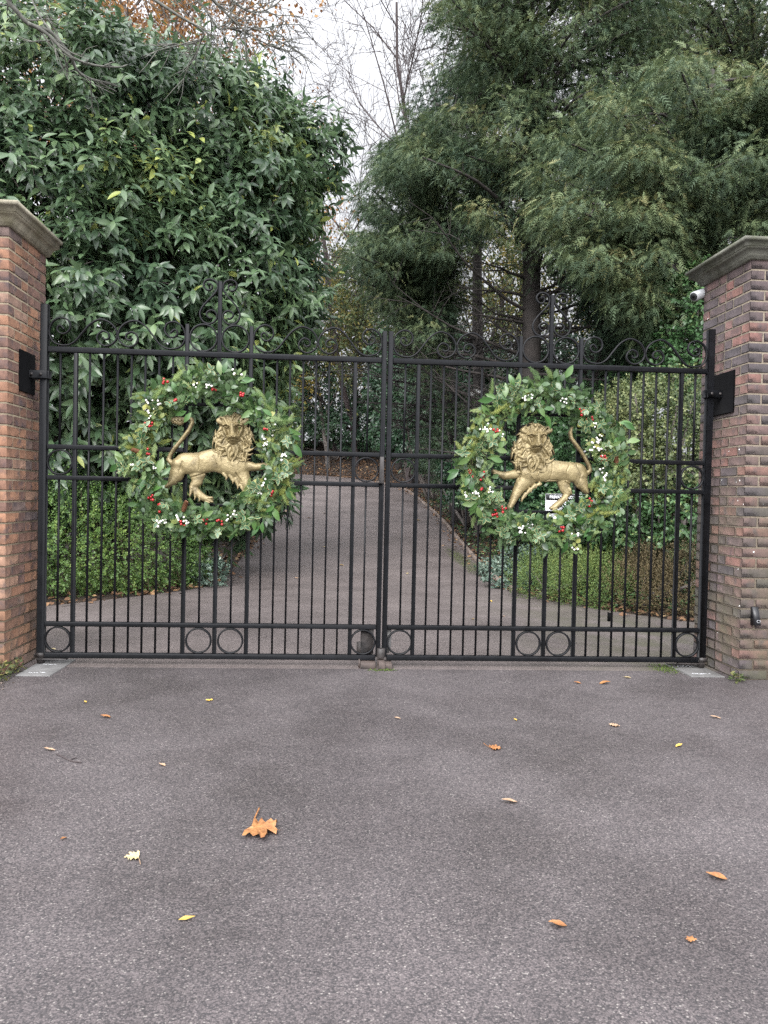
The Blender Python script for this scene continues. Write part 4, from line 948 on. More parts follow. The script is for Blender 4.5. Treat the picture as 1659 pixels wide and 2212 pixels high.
for i, B in enumerate(LB):
    c = np.array(B[:3]); s0 = root+g.normal(0, .3, 3)*np.array([1, 1, 0]); Q = catmull([s0, s0*.7+c*.3+np.array([0, 0, .5]), s0*.3+c*.7+g.normal(0, .2, 3), c], 5); b.tube(Q, np.linspace(.085, .03, len(Q)), 6)
for k in range(420):                                # twigs that carry the leaf shoots
    p = P[g.integers(len(P))]; B = LB[int(np.argmin([np.linalg.norm((p-np.array(B[:3]))/np.array(B[3:])) for B in LB]))]; c = np.array(B[:3])
    q0 = c+(p-c)*.35; Q = catmull([q0, (q0+p)/2+g.normal(0, .12, 3)+np.array([0, 0, .06]), p], 4); b.tube(Q, np.linspace(.018, .005, len(Q)), 4)
b.build('trunk', M['greybark'], t)
# small-leaved understorey at the laurel's foot
t = thing('privet_bush', 'dark small-leaved bush seen through the left wreath around the lion', 'bush', tuple(at(500, 990, 14.5)*np.array([1, 1, 0])))
leafy('foliage', [blob(500, 990, 14.5, .8, .7, 1.2), blob(560, 1000, 18, .55, .6, .9), blob(430, 1080, 11.5, .6, .5, .8)], 1700, 9, .14, .05, M['rhodo'], [T_OVAL], t, seed=3)
# ---- clipped hedge behind the left leaf
t = thing('box_hedge', 'bright green small-leaved hedge inside the left gate leaf beside the warm red pier', 'hedge', (-3.2, 4.1, 0))
HB = [(-4.3, 3.5, .55, .8, .7, .74), (-3.8, 3.72, .56, .7, .65, .73), (-3.35, 4.1, .55, .66, .62, .72), (-2.95, 4.5, .5, .6, .6, .68), (-2.72, 5.05, .4, .5, .6, .52), (-2.6, 5.6, .3, .4, .5, .40)]
o, P, Nn = leafy('foliage', HB, 4300, 10, .18, .031, M['hedge'], [T_OVAL], t, 58, -.05, lo=.55, hi=1.13, seed=5, upw=.1)
b = MB(); g = np.random.default_rng(5)
for k in range(160):
    p = P[g.integers(len(P))]; q0 = np.array([p[0]+g.normal(0, .12), p[1]+.25+g.normal(0, .1), 0.]); b.tube(catmull([q0, q0*.4+p*.6+g.normal(0, .04, 3), p], 3), np.linspace(.007, .003, 7), 3)
b.build('stem', M['stem'], t)

# ---- conifers right of the drive
def conifer(name, label, base, top, r0, clumps, mt, tone, n_spr, seed, dead=(), sl=(.10, .215), group=None, wood='bark'):
    g = np.random.default_rng(seed); base = np.array(base); top = np.array(top)
    t = thing(name, label, 'conifer', tuple(base), group)
    b = MB(); ax = np.linspace(0, 1, 14)[:, None]; Q = base+(top-base)*ax+np.stack([.10*np.sin(ax[:, 0]*7+seed), .1*np.cos(ax[:, 0]*6+seed), 0*ax[:, 0]], -1)
    Q[0, 2] -= .2; rr = r0*(1-.75*ax[:, 0])*(1+.5*np.exp(-ax[:, 0]*18)); b.tube(Q, rr, 12)
    def trunk_at(z):
        f = np.clip((z-base[2])/(top[2]-base[2]), .02, .98); return np.array([np.interp(f, ax[:, 0], Q[:, k]) for k in range(3)]), r0*(1-.75*f)
    CL = np.array(clumps, float); ST = []
    for c in CL:
        p = c[:3]; hz = np.hypot(*(p[:2]-base[:2])); s, rs = trunk_at(p[2]-.35*hz*g.uniform(.1, 1.)); ST.append(s); mid = s*.45+p*.55+np.array([0, 0, .18*hz*g.uniform(.2, 1)])
        W = catmull([s, s*.75+mid*.25+g.normal(0, .08, 3), mid, p], 4); b.tube(W, np.linspace(max(.03, min(.085, rs*.4)), .014, len(W)), 5, cap=False)
        for k in range(4):
            i = g.integers(4, len(W)-1); e = W[i]+norm(g.normal(0, 1, 3)*np.array([1, 1, .4]))*c[3]*.9; b.tube(catmull([W[i], (W[i]+e)/2+np.array([0, 0, .05]), e], 3), np.linspace(.014, .005, 7), 3, cap=False)
    dead = list(dead)+[(g.uniform(base[2]+1.6, base[2]+5.2), g.uniform(0, 360), g.uniform(1.2, 3.0), g.uniform(-.05, .25)) for _ in range(2*len(dead))]
    for (z, az, l, up) in dead:                      # bare dead lower branches
        s, rs = trunk_at(z); a = R(az); d = np.array([math.cos(a), math.sin(a), up])
        W = [s]
        for k in range(5): d = d+g.normal(0, .13, 3)+np.array([0, 0, .05]); W.append(W[-1]+norm(d)*l/5)
        W = catmull(W, 2); b.tube(W, np.linspace(.04, .009, len(W)), 5, cap=False)
        for k in range(9):
            i = g.integers(2, len(W)-1); e = W[i]+(norm(g.normal(0, 1, 3))*np.array([1, 1, .6])+.4*norm(d))*g.uniform(.3, 1.1); m_ = (W[i]+e)/2+g.normal(0, .06, 3); b.tube([W[i], m_, e], [.012, .008, .004], 3, cap=False)
            for h in range(2): e2 = m_+norm(g.normal(0, 1, 3))*g.uniform(.2, .6); b.tube([m_, e2], [.007, .003], 3, cap=False)
    b.build('trunk', M[wood], t)
    # foliage: drooping sprays on every bough
    k = g.choice(len(CL), n_spr, p=(CL[:, 3]**2)/(CL[:, 3]**2).sum()); c = CL[k]; ST = np.array(ST)[k]
    d = norm(g.normal(0, 1, (n_spr, 3))); u = 1.08-.62*g.random((n_spr, 1))**1.5; ln = np.linalg.norm(c[:, :3]-ST, axis=1, keepdims=True)
    rad = c[:, 3:4]*(.2+.75*g.random((n_spr, 1))**.6)*(1-.35*np.abs(u-.85))
    p = ST+(c[:, :3]-ST)*np.where(ln > 2.2, 1-(1-u)*2.2*1.6/ln, u)+d*rad*np.stack([np.ones(n_spr), np.ones(n_spr), np.full(n_spr, .6)], -1)
    p[:, 2] -= .25*((p[:, 0]-c[:, 0])**2+(p[:, 1]-c[:, 1])**2)/np.maximum(c[:, 3], .5)*.35
    outd = norm((c[:, :3]-np.array([base[0], base[1], 0]))*np.array([1, 1, 0])); D = d*np.array([1, 1, .3])+outd*.75+np.array([0, 0, -.34])+g.normal(0, .48, p.shape)
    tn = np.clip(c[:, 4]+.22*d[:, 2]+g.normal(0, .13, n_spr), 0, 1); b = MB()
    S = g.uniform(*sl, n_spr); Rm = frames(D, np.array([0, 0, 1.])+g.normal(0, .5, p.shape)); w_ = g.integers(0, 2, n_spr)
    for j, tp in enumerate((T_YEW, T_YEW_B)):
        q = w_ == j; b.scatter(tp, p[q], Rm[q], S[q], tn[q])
    b.build('crown', mt, t); return t
T_YEW = frond_tpl(6, .50, .062, .5, 46, 7); T_YEW_B = frond_tpl(5, .6, .07, .8, 52, 8)
def inpoly(x, y, P):
    ins = False; n = len(P)
    for i in range(n):
        (x1, y1), (x2, y2) = P[i], P[(i+1) % n]
        if (y1 > y) != (y2 > y) and x < (x2-x1)*(y-y1)/(y2-y1)+x1: ins = not ins
    return ins
def clumps(poly, n, dep, rad, tone, seed):
    """boughs spread through the part of the crown whose outline is poly, dep = nearest and farthest distance"""
    g = np.random.default_rng(seed); xs = [p[0] for p in poly]; ys = [p[1] for p in poly]; out = []
    while len(out) < n:
        x, y = g.uniform(min(xs), max(xs)), g.uniform(min(ys), max(ys))
        if not inpoly(x, y, poly): continue
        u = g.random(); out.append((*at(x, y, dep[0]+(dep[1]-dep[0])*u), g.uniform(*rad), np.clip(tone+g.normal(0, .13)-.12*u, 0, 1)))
    return out
def tb(dx, dy, dep): p = at(dx, dy, dep); p[2] = gz(p); return p
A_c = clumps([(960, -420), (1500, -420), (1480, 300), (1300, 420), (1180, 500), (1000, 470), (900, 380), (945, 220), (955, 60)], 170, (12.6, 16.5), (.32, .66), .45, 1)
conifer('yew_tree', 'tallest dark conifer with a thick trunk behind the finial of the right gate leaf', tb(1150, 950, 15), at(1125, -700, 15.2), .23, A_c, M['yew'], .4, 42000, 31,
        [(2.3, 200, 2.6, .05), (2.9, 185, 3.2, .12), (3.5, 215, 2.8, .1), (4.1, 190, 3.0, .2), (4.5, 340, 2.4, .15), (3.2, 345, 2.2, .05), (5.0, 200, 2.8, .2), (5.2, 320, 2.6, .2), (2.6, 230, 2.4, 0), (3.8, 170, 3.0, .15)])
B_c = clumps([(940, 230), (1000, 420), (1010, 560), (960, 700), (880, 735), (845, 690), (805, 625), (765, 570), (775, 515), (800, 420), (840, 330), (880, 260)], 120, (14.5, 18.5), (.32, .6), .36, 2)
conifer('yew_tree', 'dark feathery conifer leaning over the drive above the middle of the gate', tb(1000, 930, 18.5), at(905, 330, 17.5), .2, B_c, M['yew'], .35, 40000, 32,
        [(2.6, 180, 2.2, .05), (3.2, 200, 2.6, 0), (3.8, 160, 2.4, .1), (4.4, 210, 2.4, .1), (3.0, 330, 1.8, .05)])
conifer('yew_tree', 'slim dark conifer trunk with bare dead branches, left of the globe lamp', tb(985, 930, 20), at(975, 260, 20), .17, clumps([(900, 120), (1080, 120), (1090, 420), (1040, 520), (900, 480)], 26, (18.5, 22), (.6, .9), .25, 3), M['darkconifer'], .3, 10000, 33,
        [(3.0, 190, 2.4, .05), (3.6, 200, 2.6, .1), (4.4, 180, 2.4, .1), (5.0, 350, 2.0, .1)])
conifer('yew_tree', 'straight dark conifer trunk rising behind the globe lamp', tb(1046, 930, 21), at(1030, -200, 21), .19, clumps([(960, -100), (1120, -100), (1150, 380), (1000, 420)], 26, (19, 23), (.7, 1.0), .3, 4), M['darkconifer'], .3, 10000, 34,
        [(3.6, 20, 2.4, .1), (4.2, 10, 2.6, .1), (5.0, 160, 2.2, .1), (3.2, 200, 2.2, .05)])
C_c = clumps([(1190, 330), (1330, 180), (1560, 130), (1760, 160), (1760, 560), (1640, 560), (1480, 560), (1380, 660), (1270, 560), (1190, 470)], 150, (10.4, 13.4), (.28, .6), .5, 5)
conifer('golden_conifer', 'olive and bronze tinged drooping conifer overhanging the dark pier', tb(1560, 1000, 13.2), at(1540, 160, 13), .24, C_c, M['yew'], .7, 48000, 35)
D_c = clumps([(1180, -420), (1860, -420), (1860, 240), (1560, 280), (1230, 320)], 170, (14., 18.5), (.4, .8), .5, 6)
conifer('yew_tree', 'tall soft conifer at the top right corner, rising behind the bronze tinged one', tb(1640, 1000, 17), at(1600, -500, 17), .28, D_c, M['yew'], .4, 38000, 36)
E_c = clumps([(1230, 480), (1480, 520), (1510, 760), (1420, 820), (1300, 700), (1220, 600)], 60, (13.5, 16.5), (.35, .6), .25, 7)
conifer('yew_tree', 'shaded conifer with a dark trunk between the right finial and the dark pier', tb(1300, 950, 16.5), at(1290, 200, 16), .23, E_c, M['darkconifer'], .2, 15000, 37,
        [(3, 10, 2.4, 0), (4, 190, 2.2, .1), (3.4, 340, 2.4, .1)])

# ---- broadleaf shrubs
def shrub(name, label, cat, blobs, n, nl, L_, ll, mt, tpls, seed, alpha=58, droop=.2, upw=.25, lo=.6, group=None, part='foliage', stems=10, up=.0):
    p = np.array(blobs[0][:3]); p[2] = gz(p); t = thing(name, label, cat, tuple(p), group)
    o, P, Nn = leafy(part, blobs, n, nl, L_, ll, M[mt], tpls, t, alpha, droop, seed=seed, upw=upw, lo=lo)
    if stems:
        b = MB(); g = np.random.default_rng(seed)
        for k in range(stems):
            q = P[g.integers(len(P))]; b.tube(catmull([p+g.normal(0, .08, 3)*np.array([1, 1, 0]), p*.5+q*.5+g.normal(0, .1, 3)*np.linalg.norm(q-p)*.5, q], 4), np.linspace(.03, .008, 9)*min(1.5, np.linalg.norm(q-p)), 5)
        b.build('stem', M['greybark'], t)
    return t
shrub('rhododendron', 'rounded dark rhododendron at the top of the drive in front of the wooden fence', 'shrub', [blob(735, 850, 37.5, 2.3, 1.4, 1.7), blob(765, 920, 37, 1.9, 1.4, 1.1), blob(690, 890, 38, 1.3, 1.2, 1.1), blob(805, 890, 38, 1.7, 1.2, 1.3), blob(645, 940, 39.5, 1.2, 1., .55), blob(850, 930, 36, 1.3, 1.1, 1.2)], 2300, 8, .25, .17, 'rhodo', [T_LAUREL_LO], 41)
shrub('rhododendron', 'dark rhododendron right of the drive under the dead branches', 'shrub', [blob(935, 900, 24, 1.4, 1.2, 1.6), blob(910, 800, 26, 1.5, 1.2, 1.5), blob(980, 820, 25, 1.4, 1.2, 1.4)], 1500, 8, .25, .15, 'rhodo', [T_LAUREL_LO], 42)
shrub('yew_bush', 'feathery dark evergreen bush spreading beside the drive below the globe lamp', 'bush', [blob(1015, 960, 17.5, 1.0, 1., 1.0), blob(965, 1000, 20, .7, .9, .7), blob(1060, 970, 16.5, .9, .8, .9), blob(1110, 950, 16, .9, .9, 1.2)], 2000, 10, .2, .07, 'darkconifer', [T_OVAL, T_KITE], 43)
shrub('evergreen_bush', 'glossy low evergreen bush at the kerb half hidden by the right wreath', 'bush', [blob(1035, 1030, 16.5, .7, .7, .65), blob(1075, 1065, 14.8, .6, .6, .5), blob(1120, 1080, 13.5, .6, .6, .5)], 1300, 8, .16, .085, 'rhodo', [T_OVAL], 44)
shrub('evergreen_bush', 'shaded evergreen bush behind the lion on the right gate leaf', 'bush', [blob(1200, 980, 14, 1.0, .8, .9), blob(1320, 960, 13, .9, .8, 1.0), blob(1130, 960, 15, .9, .8, 1.0), blob(1260, 1080, 13.2, 1.1, .8, .5)], 1900, 8, .16, .075, 'ivy', [T_OVAL], 45)
shrub('holly_bush', 'tall dark holly-like bush left of the globe lamp, behind the meeting stiles', 'bush', [blob(885, 870, 30.5, 1.5, 1.2, 2.2), blob(910, 760, 29, 1.6, 1.2, 1.8), blob(960, 860, 27, 1.6, 1.2, 1.9)], 2600, 8, .28, .17, 'rhodo', [T_OVAL], 54)
shrub('holly_bush', 'dark evergreen shrub behind the globe lamp and the top of the right wreath', 'bush', [blob(1080, 860, 24, 1.5, 1.2, 1.6), blob(1160, 880, 23, 1.3, 1.2, 1.3), blob(1230, 860, 22, 1.3, 1.2, 1.5), blob(1310, 850, 20, 1.1, 1., 1.3)], 2300, 8, .25, .14, 'rhodo', [T_OVAL], 55)
shrub('variegated_shrub', 'cream variegated shrub behind the bars beside the dark pier', 'shrub', [blob(1440, 900, 9.8, .62, .6, .55), blob(1385, 950, 9.9, .5, .5, .5), blob(1480, 990, 9.4, .45, .5, .6), blob(1350, 900, 10.3, .35, .5, .4), blob(1440, 1030, 9.6, .5, .45, .4)], 2700, 9, .16, .04, 'varieg', [T_OVAL], 46)
shrub('ivy_bush', 'ivy-clad dark shrub rising between the bronze conifer and the dark pier', 'bush', [blob(1480, 700, 11.5, .5, .6, .9), blob(1500, 820, 11, .5, .5, .7), blob(1450, 760, 12, .4, .5, .7)], 1300, 8, .16, .07, 'ivy', [T_OVAL], 47)
shrub('evergreen_bush', 'dark shrub below the variegated one inside the right gate leaf', 'bush', [blob(1440, 1110, 9.9, .9, .5, .42), blob(1350, 1110, 10.4, .7, .5, .4), blob(1270, 1130, 11.4, .8, .5, .35), blob(1500, 1120, 9.3, .5, .5, .4)], 2200, 8, .16, .06, 'ivy', [T_OVAL], 48)
shrub('heather', 'low green heather mound at the bend of the kerb', 'heather', [(2.45, 4.15, .14, .38, .42, .24), (2.8, 3.6, .16, .38, .38, .29), (3.05, 3.25, .13, .26, .3, .22), (3.2, 4.0, .28, .42, .5, .30), (2.6, 4.9, .26, .33, .4, .22), (2.95, 4.5, .34, .25, .3, .2), (2.62, 3.75, .3, .16, .16, .2), (2.95, 3.5, .36, .14, .14, .16)], 2500, 11, .19, .024, 'heath', [T_KITE], 49, 45, -.2, .7)
shrub('heather', 'faded brown heather mound inside the right gate leaf beside the dark pier', 'heather', [(3.35, 3.1, .2, .34, .36, .32), (3.72, 2.8, .22, .40, .4, .40), (4.2, 2.65, .26, .43, .45, .44), (3.6, 3.5, .36, .36, .4, .30), (3.95, 3.2, .36, .33, .35, .36), (3.5, 2.72, .1, .24, .25, .18), (3.78, 2.9, .55, .17, .2, .2), (3.45, 3.2, .46, .15, .16, .14)], 2900, 11, .2, .024, 'heathbrown', [T_KITE], 50, 45, -.2, .7)
shrub('low_plant', 'clump of large pale green leaves in the bed next to the dark pier', 'plant', [blob(1490, 1185, 9.6, .22, .2, .16), blob(1455, 1200, 9.6, .15, .15, .12)], 34, 5, .1, .17, 'bergenia', [T_OVAL], 51, 70, .1, .5, stems=0)
for k, (dx, dy, dep, s, lb) in enumerate([(1105, 1225, 11., .30, 'grey-green leafy plant at the kerb just below the right wreath'), (1075, 1185, 12.2, .26, 'grey-green leafy plant along the kerb, second from the bend'), (1130, 1150, 12.8, .30, 'grey-green plant in the bed behind the bottom of the right wreath'), (1300, 1185, 11., .42, 'pale cream-green patch of low plants on the bank behind the bars'), (1420, 1165, 11.2, .42, 'pale cream-green low plant on the bank below the variegated shrub')]):
    p = at(dx, dy, dep); p[2] = gz(p); shrub('bed_plant', lb, 'plant', [(*(p+np.array([0, 0, s*.35])), s, s*.9, s*.55)], int(520*s), 7, .10, .055, 'blueleaf' if k < 3 else 'varieg', [T_OVAL], 60+k, 66, .05, .5, group='low plants along the kerb and bank', stems=0)
shrub('silver_shrub', 'pale silvery leaved tree glimpsed between the laurel and the top of the drive', 'shrub', [blob(615, 770, 38, 1.5, 1.2, 1.9), blob(590, 860, 37, 1.1, 1.1, 1.1), blob(630, 690, 39, 1.2, 1.1, 1.3)], 700, 8, .35, .2, 'blueleaf', [T_LAUREL_LO], 66, lo=.2)
shrub('evergreen_bush', 'dark evergreen bush left of the drive behind the right edge of the left wreath', 'bush', [blob(505, 980, 15, .6, .8, .9), blob(555, 1040, 19.5, .5, .7, .5)], 1200, 8, .2, .1, 'rhodo', [T_LAUREL_LO], 67)
shrub('bed_plant', 'silvery edged low plant at the drive edge below the left wreath', 'plant', [(*(np.array([-2.02, 4.85, .16])), .2, .25, .2)], 130, 7, .08, .04, 'blueleaf', [T_OVAL], 68, 66, .05, .5, stems=0)

# ---- bare and autumn trees beyond
def bare_tree(name, label, base, H, r, seed, mt='twig', lv=4, kids=(9, 6, 5, 4), leaf=None, nleaf=0, lsz=.1, lean=(0, 0), frm=.3, group=None, cat='tree', rmin=.007, ang=(42, 45, 42, 40)):
    g = np.random.default_rng(seed); t = thing(name, label, cat, tuple(base), group); b = MB()
    spec = dict(levels=lv, kids=list(kids)+[3], **{'from': [frm, .2, .15, .1, .1]}, ang=list(ang)+[40], len=[.48, .55, .55, .55, .5], rf=[.5, .55, .6, .6, .6], wig=.10, taper=.35, rmin=rmin, grav=.06)
    branch(b, np.array(base)-np.array([0, 0, .2]), (lean[0], lean[1], 1), H, r, 0, spec, g); b.build('trunk', M[mt], t)
    if leaf:
        tp = spec['tips']; k = g.integers(0, len(tp), nleaf); P = np.array([tp[i][0] for i in k])+g.normal(0, .16, (nleaf, 3)); D = g.normal(0, 1, (nleaf, 3))+np.array([0, 0, -.7])
        q = MB(); q.scatter(T_OVAL if lsz > .12 else T_KITE, P, frames(D, g.normal(0, 1, P.shape)), g.uniform(.6, 1.1, nleaf)*lsz, g.random(nleaf)); q.build('crown', M[leaf], t)
    return t
def far(dx, dy, dep, z=None): p = at(dx, dy, dep); p[2] = gz(p) if z is None else z; return p
bare_tree('bare_tree', 'leafless tree with fine twigs against the bright gap of sky, left of the conifers', far(885, 980, 30), 20, .14, 71, rmin=.012, frm=.3, kids=(10, 7, 5, 4))
bare_tree('bare_tree', 'leafless tree whose twigs fill the gap above the end of the laurel', far(770, 980, 36), 17, .15, 72, rmin=.012, kids=(9, 6, 5, 4))
bare_tree('bare_tree', 'slender leafless tree seen through the gap just right of the laurel', far(725, 980, 39), 13, .12, 73, rmin=.012, kids=(9, 6, 4, 3))
bare_tree('bare_tree', 'leafless tree partly hidden by the tall dark conifer', far(945, 980, 28), 21, .15, 74, rmin=.013, frm=.4, kids=(11, 8, 6, 5))
bare_tree('autumn_tree', 'tall tree with sparse orange-brown leaves rising behind the laurel', far(330, 900, 24, 1.), 16.5, .26, 75, 'greybark', 4, (11, 7, 5, 4), 'autumn', 15000, .15, frm=.35)
bare_tree('autumn_tree', 'second orange-brown tree above the left part of the laurel', far(130, 900, 25, 1.), 17.5, .26, 76, 'greybark', 4, (11, 6, 5, 4), 'autumn', 5200, .15, frm=.35)
bare_tree('autumn_tree', 'lower russet tree above the right shoulder of the laurel', far(455, 900, 26, 1.5), 13, .22, 77, 'greybark', 4, (9, 6, 5, 4), 'autumn', 9000, .14, frm=.35)
bare_tree('yellow_maple', 'small tree with yellow leaves above the centre of the gate', far(710, 980, 36.3), 7.2, .12, 78, 'greybark', 3, (12, 6, 5), 'yellow', 3400, .19, frm=.25)
bare_tree('yellow_maple', 'thin yellow-leaved tree at the right edge of the laurel', far(650, 980, 39), 9, .13, 79, 'greybark', 3, (11, 6, 4), 'yellow', 900, .17, frm=.35)
for k, (dx, dep, H, lf, nl, lb) in enumerate([(860, 34, 8, 'olive', 7000, 'olive-leaved woodland tree behind the conifer trunks, left of the globe lamp'), (1010, 33, 9, 'olive', 7000, 'olive-leaved woodland tree behind the globe lamp'), (1110, 36, 10, 'yellow', 2200, 'woodland tree with yellowing leaves behind the thick trunk'), (1230, 31, 9, 'olive', 7000, 'olive-leaved woodland tree behind the right finial'), (1370, 30, 9.5, 'olive', 7000, 'olive-leaved woodland tree behind the shaded conifer'), (1500, 28, 10, 'olive', 6000, 'olive-leaved woodland tree behind the dark pier'), (780, 37, 8, 'olive', 6000, 'olive-leaved woodland tree above the rhododendron at the end of the drive')]):
    bare_tree('woodland_tree', lb, far(dx, 980, dep), H, .17, 80+k, 'bark', 3, (13, 7, 5), lf, nl, .17, frm=.08, group='woodland trees behind the conifers')
# leafless tree outside the frame on the left whose limbs hang into the top corner
g = np.random.default_rng(91); t = thing('overhanging_tree', 'bare grey lichened branches hanging into the top left corner above the laurel', 'tree', (-6.6, 1.6, 0))
b = MB(); b.tube(catmull([(-6.6, 1.6, -.2), (-6.5, 1.7, 3), (-6.2, 2.0, 6), (-5.9, 2.3, 9)], 4), np.linspace(.24, .12, 13), 12); b.build('trunk', M['lichenbark'], t)
b = MB()
def limb(px, dep, r0, r1, tw=0, root=None, spread=.5):
    P = [at(x, y, d) for (x, y), d in zip(px, np.linspace(dep[0], dep[1], len(px)))]
    if root is not None: P = [np.array(root)]+P
    Q = catmull(P, 6); b.tube(Q, np.linspace(r0, r1, len(Q)), 6); n = len(Q)
    for k in range(tw):
        i = g.integers(n//5, n-1); T = norm(Q[i+1]-Q[i]); d = norm(T+g.normal(0, .6, 3)*np.array([1, .5, 1])); l = g.uniform(.25, .9)*spread; W = [Q[i]]
        for h in range(4): d = norm(d+g.normal(0, .16, 3)+np.array([0, 0, -.02])); W.append(W[-1]+d*l/4)
        b.tube(W, np.linspace(.009, .004, 5), 4, cap=False)
        for h in range(3): j = g.integers(1, 4); e = norm(d+g.normal(0, .6, 3))*l*.5; b.tube([W[j], W[j]+e*.5+g.normal(0, .02, 3), W[j]+e], [.006, .005, .003], 3, cap=False)
limb([(-40, -30), (22, 10), (60, 50), (110, 70), (150, 118), (165, 150), (195, 170), (252, 186)], (7.4, 8.2), .032, .009, 8, (-6.3, 2., 5.5))
limb([(60, 50), (100, 72), (150, 120), (200, 140), (255, 145), (275, 140)], (7.6, 8.1), .02, .006, 6)
limb([(165, 150), (150, 118), (90, 40), (60, -20)], (8.0, 8.2), .014, .008, 3)
limb([(200, -60), (300, -20), (380, 30), (440, 70), (410, 95), (340, 95)], (8.6, 9), .026, .006, 12, (-5.95, 2.3, 8), 1.)
limb([(380, -60), (450, -10), (500, 40), (545, 78), (612, 112)], (9, 9.4), .022, .006, 16, (-5.95, 2.3, 8.4), 1.)
limb([(330, -60), (430, 5), (470, 60), (500, 60), (600, 60)], (9, 9.4), .02, .005, 14, (-5.95, 2.3, 8.6), 1.)
limb([(440, -60), (520, 15), (560, 25), (600, 10)], (9.2, 9.5), .018, .005, 10, None, 1.)
b.build('branch', M['lichenbark'], t)

# ---- ground plants, litter, moss
def scatter_ground(name, region, n, tpl, size, mt, seed, hmax=.02, tilt=.35, accept=None, dmin=.02):
    g = np.random.default_rng(seed); P = []
    while sum(map(len, P)) < n:
        x = g.uniform(region[0], region[1], n); y = g.uniform(region[2], region[3], n); d = poly_dist(x, y); ok = (d > dmin)
        if accept is not None: ok &= accept(x, y, d, g)
        P.append(np.stack([x, y], -1)[ok])
    P = np.concatenate(P)[:n]; z = np.where(poly_dist(P[:, 0], P[:, 1]) < .12, zd(P[:, 1]), zt(P[:, 0], P[:, 1]))+g.random(n)**1.5*hmax+.012; D = g.normal(0, 1, (n, 3))*np.array([1, 1, tilt]); Nn = np.array([0, 0, 1.])+g.normal(0, tilt, (n, 3))
    b = MB(); b.scatter(tpl, np.concatenate([P, z[:, None]], 1), frames(D, Nn), g.uniform(.6, 1.2, n)*size, np.clip(g.beta(2, 2, n), 0, 1)); o = b.build(name, M[mt]); tag(o, kind='stuff'); return o
tag(scatter_ground('ivy_groundcover', (2.3, 8, 2.4, 20), 26000, T_OVAL, .06, 'ivy', 5, .16, .5, lambda x, y, d, g: (d > .16) & (g.random(len(x)) < np.exp(-(y-4)/11))), 'ivy ground cover spreading over the bank right of the drive', 'ground cover')
tag(scatter_ground('leaf_litter', (-7, 6, 2.2, 33), 11000, T_OVAL, .08, 'litter', 6, .03, .35, lambda x, y, d, g: (d < 4) & (g.random(len(x)) < np.where(d < 0, .10, np.exp(-d/.45)+.10)), -.22), 'brown dead leaves lying along the edges of the drive', 'leaf litter')
tag(scatter_ground('leaf_litter', (-4, 3.5, 27, 33.5), 2600, T_OVAL, .13, 'litter', 16, .04, .4, lambda x, y, d, g: d > 0), 'brown dead leaves covering the bank at the top of the drive', 'leaf litter')
# moss on the drive beside the kerb, weeds at the piers
def moss(label, c, rx, ry, n, seed, rot=0.):
    g = np.random.default_rng(seed); r_ = np.sqrt(g.random(n))*(1+.2*g.normal(0, 1, n)); a = g.uniform(0, 6.3, n); u, v = rx*r_*np.cos(a), ry*r_*np.sin(a)
    x, y = c[0]+u*math.cos(rot)-v*math.sin(rot), c[1]+u*math.sin(rot)+v*math.cos(rot); P = np.stack([x, y, np.maximum(zd(y), 0)+.004], -1); D = g.normal(0, 1, (n, 3))*np.array([1, 1, .5])+np.array([0, 0, .3])
    b = MB(); b.scatter(T_KITE, P, frames(D, np.array([0, 0, 1.])+g.normal(0, .4, P.shape)), g.uniform(.006, .014, n), g.random(n)); o = b.build('moss', M['moss']); tag(o, label, 'moss', kind='stuff')
moss('green moss streak on the drive along the kerb', (1.98, 7.6), .16, 1.5, 5000, 1, .04)
moss('green moss patch on the tarmac beside the right steel plate', (2.2, -.02), .10, .17, 700, 2)
moss('moss growing on the gate stop between the two leaves', (.0, -.14), .11, .03, 220, 3)
def weed(label, c, rx, ry, h, n, ll, mt, seed, tpl):
    g = np.random.default_rng(seed); P = np.stack([c[0]+g.uniform(-rx, rx, n), c[1]+g.uniform(-ry, ry, n), c[2]+g.random(n)**1.3*h], -1); D = g.normal(0, 1, (n, 3))*np.array([1, 1, .4])+np.array([0, 0, .5])
    t = thing('weed', label, 'weed', tuple(c)); b = MB(); b.scatter(tpl, P, frames(D, np.array([0, 0, 1.])+g.normal(0, .6, P.shape)), g.uniform(.6, 1.2, n)*ll, g.random(n)); b.build('leaves', M[mt], t)
    b = MB()
    for i in range(0, n, 6): b.tube([(c[0]+(P[i, 0]-c[0])*.6, c[1]+(P[i, 1]-c[1])*.9, 0), P[i]], [.003, .002], 3)
    b.build('stem', M['stem'], t)
weed('straggling low weed with tiny leaves growing along the foot of the warm red pier', (-2.66, -.52, .0), .14, .33, .11, 800, .026, 'olive', 4, T_OVAL)
weed('small yellow-green tuft growing at the corner of the dark pier', (2.545, -.42, .0), .035, .03, .06, 26, .055, 'olive', 5, T_LAUREL_LO)
b = MB(); g = np.random.default_rng(14)
n = 1500; P = np.stack([-2.72+g.normal(0, .10, n), -.78+g.normal(0, .16, n), np.full(n, .006)], -1); V, F, m_ = kite(.5, .2); b.scatter((V-np.array([0, .5, 0]), F, m_), P, frames(g.normal(0, 1, (n, 3)), np.array([0, 0, 1.])+g.normal(0, .5, (n, 3))), g.uniform(.006, .018, n), g.random(n))
tag(b.build('loose_gravel', M['kerb']), 'loose grey gravel on the tarmac edge below the warm red pier', 'gravel', kind='stuff')
